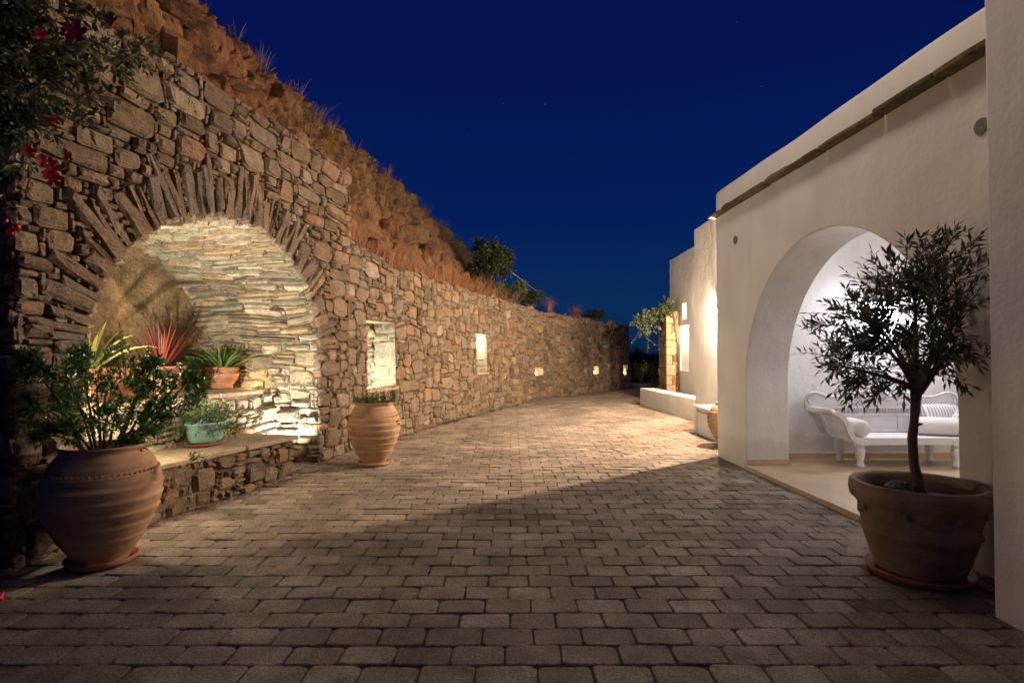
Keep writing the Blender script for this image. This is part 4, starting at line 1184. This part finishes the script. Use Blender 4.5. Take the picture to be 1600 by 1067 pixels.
# turquoise basin on the bench
q = W(2.12, BH, -.33)
tq = thing('turquoise_basin', 'oval turquoise basin planter with ring handles on the stone bench', 'planter', q)
m_ = MB(); lathe(m_, [(0, .026), (.14, .026), (.165, .06), (.185, .15), (.20, .215), (.215, .225), (.215, .235), (.195, .235), (.18, .16), (.17, .14)], q, 40, .5, None, .85, 1.25); m_.build('body', M['turq'], tq)
m_ = MB(); lathe(m_, [(0, .16), (.18, .165)], q, 24, .5, None, .85, 1.25); m_.build('soil', M['soil'], tq)
for sg in (-1, 1):
    m_ = MB(); c = Vector((q[0] + .10, q[1] + sg * .255, q[2] + .245)); tube(m_, [c + Vector((.0, .03 * math.cos(a), .035 * math.sin(a))) for a in np.linspace(0, 2 * PI, 13)], .007, 6); m_.build('handle', M['turq'], tq)
m_ = MB(); lathe(m_, [(0, .003), (.16, .003), (.185, .022), (.18, .03), (.16, .02), (0, .018)], q, 40, .5, None, .85, 1.25); m_.build('saucer', M['terra_red'], tq)
bp = thing('basin_shrub', 'dark green leafy shrub growing over the turquoise basin', 'shrub', (q[0], q[1], q[2] + .17))
fo = MB(); tw = MB()
for k in range(90):
    d = rvec(rng); d.z = abs(d.z) * .9; b0 = Vector((q[0], q[1], q[2] + .17)) + Vector((d.x * .1, d.y * .15, 0))
    e = b0 + Vector((d.x * .22 + .06, d.y * .26 - .06, d.z * .28 - (.10 if d.z < .35 else 0)))
    spray(fo, tw, b0, e, rng, 14, .046, .014, .07, .0025, .85)
fo.build('foliage', M['leaf_dark'], bp, kind='stuff'); tw.build('stems', M['twig'], bp, kind='stuff')

# ------------------------------------------------------------------ 12. flowering climber at the upper left
rng = random.Random(55)
vn = thing('flowering_climber', 'dark leafy climber with red flowers hanging over the near corner of the wall', 'climber', (-3.2, 3.5, 0))
fo = MB(); tw = MB()
tube(tw, [(-3.3, 3.42, 0), (-3.34, 3.40, .9), (-3.28, 3.42, 1.9), (-3.32, 3.4, 3.0), (-3.2, 3.5, 3.9)], [.05, .045, .04, .035, .03], 8)
thin = .62
zones = [(30, 60, 3.3, 75, 46), (70, 20, 3.4, 75, 30), (110, 60, 3.5, 55, 24), (40, 130, 3.2, 60, 34), (95, 140, 3.4, 55, 20), (140, 40, 3.6, 45, 18), (195, 65, 3.9, 38, 16), (170, 85, 3.8, 30, 12),
         (20, 180, 3.2, 40, 20), (105, 165, 3.45, 35, 12), (10, 10, 3.2, 60, 22), (5, 235, 3.25, 26, 8), (25, 150, 3.1, 45, 18), (75, 90, 3.3, 60, 24), (235, 70, 4.1, 10, 4), (-20, 60, 3.1, 60, 20), (-15, 200, 3.1, 40, 14)]
for (px, py, Y, rr, n) in zones:
    c = at(px, py, Y); ra = rr / 889 * Y
    for k in range(int(n * thin) + 1):
        d = rvec(rng); spray(fo, tw, c + d * ra * .3, c + d * ra * rng.uniform(.8, 1.1) - Vector((0, 0, .06)), rng, 11, .07, .026, .03, .0022, .8)
hang = [[(185, 75, 3.9), (215, 60, 4.1), (236, 72, 4.2)], [(165, 80, 3.8), (200, 120, 4.2), (230, 165, 4.45), (255, 185, 4.6)], [(262, 90, 4.6), (285, 140, 4.85), (300, 170, 4.95)],
        [(60, 170, 3.4), (80, 215, 3.5), (92, 235, 3.55)], [(70, 200, 3.45), (95, 250, 3.6), (112, 290, 3.7)], [(25, 210, 3.35), (55, 255, 3.45), (35, 275, 3.45)], [(90, 130, 3.5), (105, 165, 3.55), (115, 170, 3.55)],
        [(0, 300, 3.3), (15, 340, 3.35), (25, 355, 3.35)]]
for path in hang:
    pts = [at(*p) for p in path]
    for a, b in zip(pts, pts[1:]):
        n = int((b - a).length / .018); spray(fo, tw, a, b, rng, max(6, n), .05, .02, .01, .003, .85, t0=0)
fo.build('foliage', M['leaf_vine'], vn, kind='stuff'); tw.build('stems', M['twig'], vn, kind='stuff')
flw = [(163, 26, 3.55, 12), (110, 43, 3.35, 16), (55, 48, 3.2, 9), (134, 143, 3.5, 11), (32, 190, 3.2, 10), (38, 233, 3.35, 10), (100, 240, 3.6, 9), (75, 262, 3.5, 13), (62, 248, 3.48, 8), (78, 278, 3.52, 11), (3, 342, 3.3, 9), (22, 354, 3.33, 9), (12, 362, 3.33, 8), (65, 182, 3.4, 9), (78, 184, 3.42, 8)]
for (px, py, Y, rr) in flw:
    fl = MB(); p = at(px, py, Y); ra = rr / 889 * Y * 1.1; ax = Vector((rng.uniform(-.5, 1), -.7, rng.uniform(-.6, .2))).normalized()
    s1 = ax.orthogonal().normalized(); s2 = ax.cross(s1)
    for k in range(5):
        a = 2 * PI * k / 5; o = s1 * math.cos(a) + s2 * math.sin(a); tn = s2 * math.cos(a) - s1 * math.sin(a)
        v = [p - ax * ra * .7, p + o * ra * .4 - tn * ra * .28 - ax * ra * .1, p + o * ra * .4 + tn * ra * .28 - ax * ra * .1, p + o * ra * .95 - tn * ra * .35 + ax * ra * .15, p + o * ra * 1.05 + ax * ra * .05, p + o * ra * .95 + tn * ra * .35 + ax * ra * .12]
        fl.add([tuple(q) for q in v], [(0, 1, 2), (1, 3, 4), (1, 4, 2), (2, 4, 5)], rng.random(), True)
    fl.build('flower', M['petal'], vn)

# ------------------------------------------------------------------ 13. hillside plants
rng = random.Random(99)
gs = MB()
s = .25
while s < C_of_Y(16.2):
    y = float(np.interp(s, CL, CP[:, 1])); wd = .9 if y < 12 else 1.1
    for k in range(44 if y < 13 else 52):
        ss = s + rng.uniform(-.12, .12); c = Vector(C(max(0, ss), 0, -rng.uniform(.35, .35 + wd))); c.z = C_top(max(0, ss)) - .05
        h = Vector((rng.uniform(-.2, 1), rng.uniform(-.9, .3), 0)).normalized()
        L = rng.uniform(.35, .72) * (1 if y > 9 else 1.15); blade(gs, c, h, L, .012, rng.uniform(.05, .5), rng.uniform(.1, .5), 3, rng.random())
    s += .12
tag(gs.build('feather_grass', M['leaf_grass']), kind='stuff')
def ridge(px, py): # a point on the ridge seen at that pixel column
    k = (px - 800) / 889; Y = 5.3 / (.13 - k); return Vector((-5.3 + .13 * Y, Y, 1.4 + (552 - py) / 889 * Y))
sc2 = MB(); lr = MB()
for k in range(620):
    y = 4 + 19 * rng.random() ** .8; u_ = rng.uniform(.25, 1.12); x, y_, z, q = hill_pt(y, u_)
    if y < 9 and u_ < .95 and rng.random() < .75: continue
    if rng.random() < .55: blades(sc2, (x + .05, y_, z - .02), rng, 16, rng.uniform(.18, .5), .013, rng.uniform(.4, .9), None, .35, 3, .08)
    else:
        o = Vector((x, y_, z + .05)); ra = rng.uniform(.1, .26)
        for w_ in range(7): spray(sc2, None, o, o + Vector((rng.uniform(-1, 1), rng.uniform(-1, 1), rng.uniform(.1, 1.2))) * ra, rng, 7, .05, .016)
for k in range(420):
    y = 3.5 + 16 * rng.random(); u_ = rng.uniform(.1, 1.05); x, y_, z, q = hill_pt(y, u_); ra = rng.choice((.05, .07, .09, .12, .17, .25)) * rng.uniform(.7, 1.2)
    c = Vector((x - .02, y_, z - ra * .2)); V8 = []
    ax = [rvec(rng) for _ in range(3)]
    for i in range(5):
        for j in range(8):
            ph = PI * i / 4; a_ = 2 * PI * j / 8; v = Vector((math.sin(ph) * math.cos(a_), math.sin(ph) * math.sin(a_), math.cos(ph) * .7))
            m_ = max(abs(v.dot(e)) for e in ax); v = v / max(.55, m_) * .75 * (1 + rng.uniform(-.12, .12) * (0 < i < 4)); V8.append(tuple(c + v * ra))
    lr.add(V8, [(i * 8 + j, i * 8 + (j + 1) % 8, (i + 1) * 8 + (j + 1) % 8, (i + 1) * 8 + j) for i in range(4) for j in range(8)], .15 * (y > 9))
tag(sc2.build('hill_scrub', M['leaf_dry']), kind='stuff'); tag(lr.build('loose_rocks', M['rock']), kind='stuff')
bush('broom_bush', 'bright yellow green broom bush on the rock edge above the arch', 'bush', ridge(476, 205) + Vector((.5, -.3, -.25)), (.14, .14, .34), 700, .07, .014, M['leaf_yellow'], rng)
bush('spurge_bush', 'pale green rounded spurge bush on the hill edge', 'bush', ridge(568, 252), (.36, .3, .24), 900, .09, .02, M['leaf_pale'], rng)
bush('dry_bush', 'brown dry bush on the hill edge beside the spurge', 'bush', ridge(530, 222), (.34, .3, .28), 900, .08, .012, M['leaf_dry'], rng)
bush('dry_bush', 'grey brown dry bush low on the ridge, farthest of the dry ones', 'bush', ridge(640, 312), (.45, .4, .3), 700, .09, .014, M['leaf_dry'], rng)
bush('dry_bush', 'dry bush on the red rock above the broom', 'bush', ridge(440, 150), (.35, .3, .28), 800, .08, .012, M['leaf_dry'], rng)
def tuft(label, c, n, L, mat, spread=.35, group=None):
    mb = MB(); blades(mb, c, rng, n, L, .012, spread, None, .25, 3, .12)
    return tag(mb.build('grass_tuft', mat), label, 'grass tuft', group)
tuft('reddish grass tuft standing on the ridge against the sky', ridge(602, 285), 90, .6, M['leaf_grass'])
tuft('thin grass tuft on the red rock edge', ridge(402, 112), 40, .5, M['leaf_dry'])
tuft('small wispy grass tuft on the rock below the spurge', ridge(505, 205), 40, .45, M['leaf_dry'])
def terr(px, py, Y): return Vector(((px - 800) / 889 * Y, Y, 1.4 + (552 - py) / 889 * Y))
bush('carob_tree', 'round dark green tree behind the curved wall, the tallest plant on the ridge', 'tree', terr(762, 412, 16.4), (.74, .6, .72), 9000, .085, .04, M['leaf_tree'], rng, lobes=16)
bush('green_shrub', 'fresh green shrub behind the wall at the foot of the dark tree', 'shrub', terr(790, 455, 15.6), (.62, .4, .36), 3000, .08, .025, M['leaf_green'], rng)
bush('scrub_bush', 'dark low scrub behind the curved wall beside the purple grass', 'shrub', terr(832, 468, 17.5), (.7, .4, .3), 3000, .08, .02, M['leaf_tree'], rng)
bush('scrub_bush', 'dark flat scrub at the far end of the curved wall top', 'shrub', terr(925, 494, 21.8), (.9, .4, .28), 2600, .08, .02, M['leaf_tree'], rng)
tuft('purple brown grass tuft on the far wall top', terr(899, 504, 20.4), 200, .75, M['leaf_grass'], .4)
tuft('thin purple grass tuft on the wall top before the dark scrub', terr(858, 488, 18.9), 90, .6, M['leaf_grass'], .4)
cb = MB(); tube(cb, [terr(798, 424, 17), terr(835, 452, 18.2), terr(874, 478, 19.5)], .007, 5)
tag(cb.build('stay_cable', M['cable']), 'thin pale cable running down from the dark tree to the wall top', 'cable')

# creeper on the stone pillar
cr = thing('creeper_plant', 'leafy creeper hanging over the top of the stone pillar', 'creeper', (4.2, 15.9, 2.2)); fo = MB(); tw = MB()
tube(tw, [(4.5, 15.4, .4), (4.52, 15.45, 1.5), (4.4, 15.5, 2.5), (4.0, 15.6, 2.6)], .02, 6)
for (px, py, rr, n) in ((1045, 478, 16, 22), (1030, 487, 16, 24), (1012, 497, 16, 24), (1000, 505, 13, 18), (1018, 510, 14, 18), (1034, 500, 12, 14), (1004, 518, 10, 10), (1042, 492, 10, 10)):
    c = terr(px, py, 15.6 + rng.uniform(-.15, .5)); ra = rr / 889 * 15.6
    for k in range(n):
        d = rvec(rng); spray(fo, tw, c + d * ra * .2, c + d * ra, rng, 10, .075, .045, 0, .004, .9)
for (x0, y0, x1, y1) in ((1000, 515, 988, 535), (1015, 520, 1012, 548), (1005, 520, 1030, 541), (1046, 492, 1047, 520)):
    spray(fo, tw, terr(x0, y0, 15.7), terr(x1, y1, 15.7), rng, 7, .06, .035, -.05, .006, .9)
fo.build('foliage', M['leaf_green'], cr, kind='stuff'); tw.build('stems', M['twig'], cr, kind='stuff')
bush('garden_shrub', 'lit green shrub beyond the stone pillar beside a garden light', 'shrub', terr(1002, 580, 27), (.55, .5, .6), 1500, .10, .05, M['leaf_green'], rng)
bush('garden_shrub', 'green shrub close behind the foot of the stone pillar', 'shrub', terr(1022, 588, 19), (.3, .3, .55), 900, .08, .04, M['leaf_green'], rng)
bush('far_tree', 'dark tree far beyond the end of the curved wall', 'tree', terr(1000, 572, 36), (2.2, 1.6, 1.5), 4000, .16, .08, M['leaf_tree'], rng)
light('garden_light', terr(1004, 578, 26.2), 9, (1, .75, .4), .04)
gl = MB(); box(gl, 6.6, 12, 28.5, 28.9, -.05, 1.0); tag(gl.build('garden_wall', M['rubble']), 'low dark garden wall far beyond the stone pillar', 'garden wall')

# ------------------------------------------------------------------ 14. carved day bed
sf = thing('carved_daybed', 'white carved wooden daybed with scrolled arms on the porch', 'daybed', (4.66, 7.0, .05))
SY0, SY1 = 6.68, 7.20
b_ = MB(); box(b_, 3.99, 5.34, SY0 + .02, SY1, .36, .405); b_.build('seat', M['white_wood'], sf, bevel=.008)
b_ = MB(); box(b_, 4.0, 5.33, SY0, SY0 + .045, .325, .412); b_.build('front_rail', M['white_wood'], sf, bevel=.006)
top = [(3.70, .70), (3.69, .80), (3.72, .875), (3.80, .908), (3.88, .895), (3.97, .86), (4.07, .848), (4.17, .86), (4.28, .89), (4.38, .915), (4.46, .90), (4.52, .935), (4.58, .975), (4.66, .99)]
top = top + [(2 * 4.66 - x, z) for x, z in top[-2::-1]]
ol_ = [(3.92, .40)] + top + [(5.40, .40)]
b_ = MB(); prism(b_, ol_, lambda a, b, d: (a, d, b), 7.20, 7.245); b_.build('backrest', M['white_wood'], sf, bevel=.006)
b_ = MB(); tube(b_, [(x, 7.20, z) for x, z in top], .014, 8); b_.build('top_moulding', M['white_wood'], sf)
b_ = MB()
for k in range(30): box(b_, 4.08 + k * .0395, 4.08 + k * .0395 + .024, 7.188, 7.199, .645, .70)
b_.build('frieze', M['white_groove'], sf)
b_ = MB(); box(b_, 4.06, 5.28, 7.182, 7.1985, .705, .722); box(b_, 4.06, 5.28, 7.182, 7.1985, .615, .64); box(b_, 4.06, 5.28, 7.182, 7.1985, .41, .44)
for x in (4.06, 4.42, 4.86, 5.24): box(b_, x, x + .05, 7.184, 7.1985, .4405, .6145)
b_.build('panel_frame', M['white_wood'], sf, bevel=.003)
b_ = MB()                              # shell carving of the crest
for k in range(9):
    a = PI * (k + .5) / 9; c = Vector((4.66, 7.195, .80)); d = Vector((math.cos(a), 0, math.sin(a)))
    tube(b_, [c + d * .02, c + d * .08, c + d * .135, c + d * .15], [.007, .016, .022, .008], 7)
for sg in (-1, 1):
    for k in range(5):
        c = Vector((4.66 + sg * (.2 + .035 * k), 7.195, .78 + .012 * math.sin(k * 1.4))); tube(b_, [c + Vector((0, 0, -.03)), c + Vector((sg * .012, 0, .0)), c + Vector((sg * .03, 0, .03))], [.006, .012, .004], 6)
    for k in range(10):
        a = R(60 + 25 * k); r_ = .075 - .005 * k; c = Vector((4.66 + sg * .87, 7.195, .80))
        if k: tube(b_, [pv, c + Vector((sg * -r_ * math.cos(a), 0, r_ * math.sin(a)))], .007, 6)
        pv = c + Vector((sg * -r_ * math.cos(a), 0, r_ * math.sin(a)))
b_.build('crest_carving', M['white_wood'], sf)
armP = [(4.16, .345), (4.06, .36), (3.99, .41), (3.955, .48), (3.93, .56), (3.89, .635), (3.82, .69), (3.74, .70)]
def arm_pts(sg): return [(4.66 + sg * (4.66 - x), z) for x, z in armP]
for sg in (-1, 1):
    P = arm_pts(sg)
    for (y0, y1) in ((SY0 - .01, SY0 + .05), (SY1 - .06, SY1 - .005)):
        b_ = MB()
        A = []; B = []
        for i, (x, z) in enumerate(P):
            x0, z0 = P[max(0, i - 1)]; x1, z1 = P[min(len(P) - 1, i + 1)]; n = Vector((-(z1 - z0), 0, x1 - x0)).normalized() * .032
            A.append((x + n.x, z + n.z)); B.append((x - n.x, z - n.z))
        prism(b_, A + B[::-1], lambda a, b, d: (a, d, b), y0, y1); b_.build('arm_frame', M['white_wood'], sf, bevel=.006)
    for k in range(8):
        y0 = SY0 + .06 + k * .049; b_ = MB()
        A = []; B = []
        for i, (x, z) in enumerate(P[1:]):
            i += 1
            x0, z0 = P[max(0, i - 1)]; x1, z1 = P[min(len(P) - 1, i + 1)]; n = Vector((-(z1 - z0), 0, x1 - x0)).normalized() * .009
            A.append((x + n.x, z + n.z)); B.append((x - n.x, z - n.z))
        prism(b_, A + B[::-1], lambda a, b, d: (a, d, b), y0, y0 + .034); b_.build('slat', M['white_wood'], sf)
    xx = P[-1][0]
    b_ = MB(); tube(b_, [(xx, SY0 - .02, .705), (xx, SY1, .705)], .042, 18); b_.build('arm_roll', M['white_wood'], sf)
    b_ = MB(); tube(b_, [(xx, SY0 - .032, .705), (xx, SY0 - .021, .705)], .026, 14); b_.build('rosette', M['white_wood'], sf)
lp = [(0, .05), (.032, .05), (.04, .065), (.042, .095), (.034, .115), (.031, .125), (.036, .14), (.046, .20), (.05, .255), (.048, .275), (.04, .283), (.048, .29), (.05, .32), (.05, .345)]
for x in (4.10, 5.23):
    for y in (SY0 + .045, SY1 - .045):
        b_ = MB(); lathe(b_, lp, (x, y, 0), 48, .5, lambda a, z: 1 + (.05 * math.cos(12 * a) if .13 < z < .275 else 0)); b_.build('leg', M['white_wood'], sf)
def bolster(label, p0, p1, r, mat, name='bolster_cushion'):
    p0, p1 = Vector(p0), Vector(p1); d = (p1 - p0); L = d.length; mb = MB(); pts = []; rad = []
    for t, k in ((-.02, .02), (0, .45), (.02, .78), (.06, .95), (.14, 1.0), (.5, 1.03), (.86, 1.0), (.94, .95), (.98, .78), (1, .45), (1.02, .02)):
        pts.append(p0 + d * t); rad.append(r * k)
    tube(mb, pts, rad, 24); return tag(mb.build(name, mat), label, 'cushion')
bolster('plain cream bolster lying against the slatted left arm of the daybed', (4.135, 6.71, .512), (4.135, 7.16, .512), .10, M['cushion'])
bolster('long white bolster cushion lying at the right end of the daybed', (4.93, 7.02, .52), (5.42, 6.80, .52), .105, M['cushion'])
sc_ = MB(); n = 14; vv = []; ff = []
for i in range(n + 1):
    for j in range(n + 1):
        for sg in (1, -1):
            u, v = i / n * 2 - 1, j / n * 2 - 1; th_ = .085 * (1 - u ** 4) ** .5 * (1 - v ** 4) ** .5
            vv.append((5.35 + u * .235 * (1 - .06 * v * v), 7.10 + sg * th_ + v * .05, .60 + v * .17 * (1 - .06 * u * u)))
for i in range(n):
    for j in range(n):
        a, b, c, d = [2 * q for q in (i * (n + 1) + j, (i + 1) * (n + 1) + j, (i + 1) * (n + 1) + j + 1, i * (n + 1) + j + 1)]
        ff += [(a, d, c, b), (a + 1, b + 1, c + 1, d + 1)]
sc_.add(vv, ff, .5, True); tag(sc_.build('striped_cushion', M['stripe']), 'striped grey and white cushion behind the long white bolster', 'cushion')

# ------------------------------------------------------------------ 15. small things on the driveway
dc = MB(); cx_, cy_ = 2.18, 10.0
box(dc, cx_ - .24, cx_ + .20, cy_ - .18, cy_ + .18, -.03, .0045)
tag(dc.build('drain_cover', M['paver'], bevel=.003), 'flat square drain cover set in the pavers near the plaster bench', 'drain cover')
dc = MB(); prism(dc, [(1.42, 8.42), (1.46, 8.42), (1.62, 7.9), (1.58, 7.9)], lambda a, b, d: (a, b, d), -.02, .006)
tag(dc.build('drain_slot', M['iron']), 'short dark iron drain slot in the pavers', 'drain slot')
rng = random.Random(41)
for k, (px, py) in enumerate(((648, 662), (672, 658), (731, 652), (763, 643), (775, 640), (622, 695), (787, 634))):
    Y = 1.4 * 889 / (py - 552); c = Vector(((px - 800) / 889 * Y, Y, 0)); c.x = WX(Y) + .07; mb = MB()
    blades(mb, c, rng, 26, .11, .02, .9, None, .6, 3, .06)
    tag(mb.build('weed', M['leaf_green']), ('green weed at the wall foot just past the tan clay pot', 'second green weed along the wall foot after the tan clay pot', 'small weed at the wall foot below the second lit slot',
        'weed at the wall foot before the small lights, nearer of a close pair', 'weed at the wall foot, farther one of a close pair', 'lowest weed, right beside the saucer of the tan clay pot', 'farthest weed at the foot of the curved wall')[k], 'weed', 'weeds along the foot of the curved wall')
for k, (px, py) in enumerate(((656, 675), (672, 668), (1032, 712), (345, 780), (228, 825), (12, 938), (1046, 826), (998, 858))):
    Y = 1.4 * 889 / (py - 552); c = Vector(((px - 800) / 889 * Y, Y, .012)); mb = MB()
    for q in range(3): leaf(mb, c + Vector((rng.uniform(-.02, .02), rng.uniform(-.02, .02), .002 * q)), (rng.uniform(-1, 1), rng.uniform(-1, 1), .25), (0, 0, 1), .05, .035, .5)
    dead = k >= 6
    tag(mb.build('fallen_leaf' if dead else 'fallen_petals', M['leaf_dry'] if dead else M['petal']), ('red petals at the wall foot just beyond the tan clay pot', 'red petals a little farther along the wall foot', 'red petals on the lit pavers near the facade corner',
        'red petals beside the foot of the stone bench', 'red petals close behind the big dark jar pot', 'red petals on the pavers in the bottom left corner', 'dry leaf on the pavers, nearer the white facade', 'dry leaf on the pavers, nearer the middle of the driveway')[k],
        'leaf' if dead else 'petals', 'fallen leaves on the driveway' if dead else 'fallen petals on the driveway')
# moss and grit in the paver joints
ms = MB()
for k in range(2600):
    p = rng.choice(inview[:900]); q = rng.random()
    sx_, sy_ = (rng.uniform(-.5, .5), rng.choice((-.5, .5))) if q < .6 else (rng.choice((-.5, .5)), rng.uniform(-.5, .5))
    x, y = p[0] + sx_ * PW * p[2], p[1] + sy_ * PD
    if noise.noise((x * 1.3, y * 1.3, 5)) < -.05: continue
    for w_ in range(2): leaf(ms, (x + rng.uniform(-.006, .006), y + rng.uniform(-.004, .004), -.008), (rng.uniform(-1, 1), rng.uniform(-1, 1), rng.uniform(.1, .8)), (0, 0, 1), rng.uniform(.008, .02), .007, rng.random())
tag(ms.build('joint_moss', M['leaf_moss']), kind='stuff')
dl = MB()
for k in range(900):                    # dry leaf litter gathered along the wall foot
    y = rng.uniform(3.3, 14) ; 
    x = (WX(y) + (np.interp((y - 3.65) * 1.02, [.5, 1.1, 2.9], [0, 0, .165]) if 4.3 < y < 6.6 else 0)) + abs(rng.gauss(.04, .05)) + .02
    leaf(dl, (x, y, .008), (rng.uniform(-1, 1), rng.uniform(-1, 1), rng.uniform(0, .4)), (0, 0, 1), rng.uniform(.015, .04), .014, rng.random())
tag(dl.build('leaf_litter', M['leaf_dry']), kind='stuff')
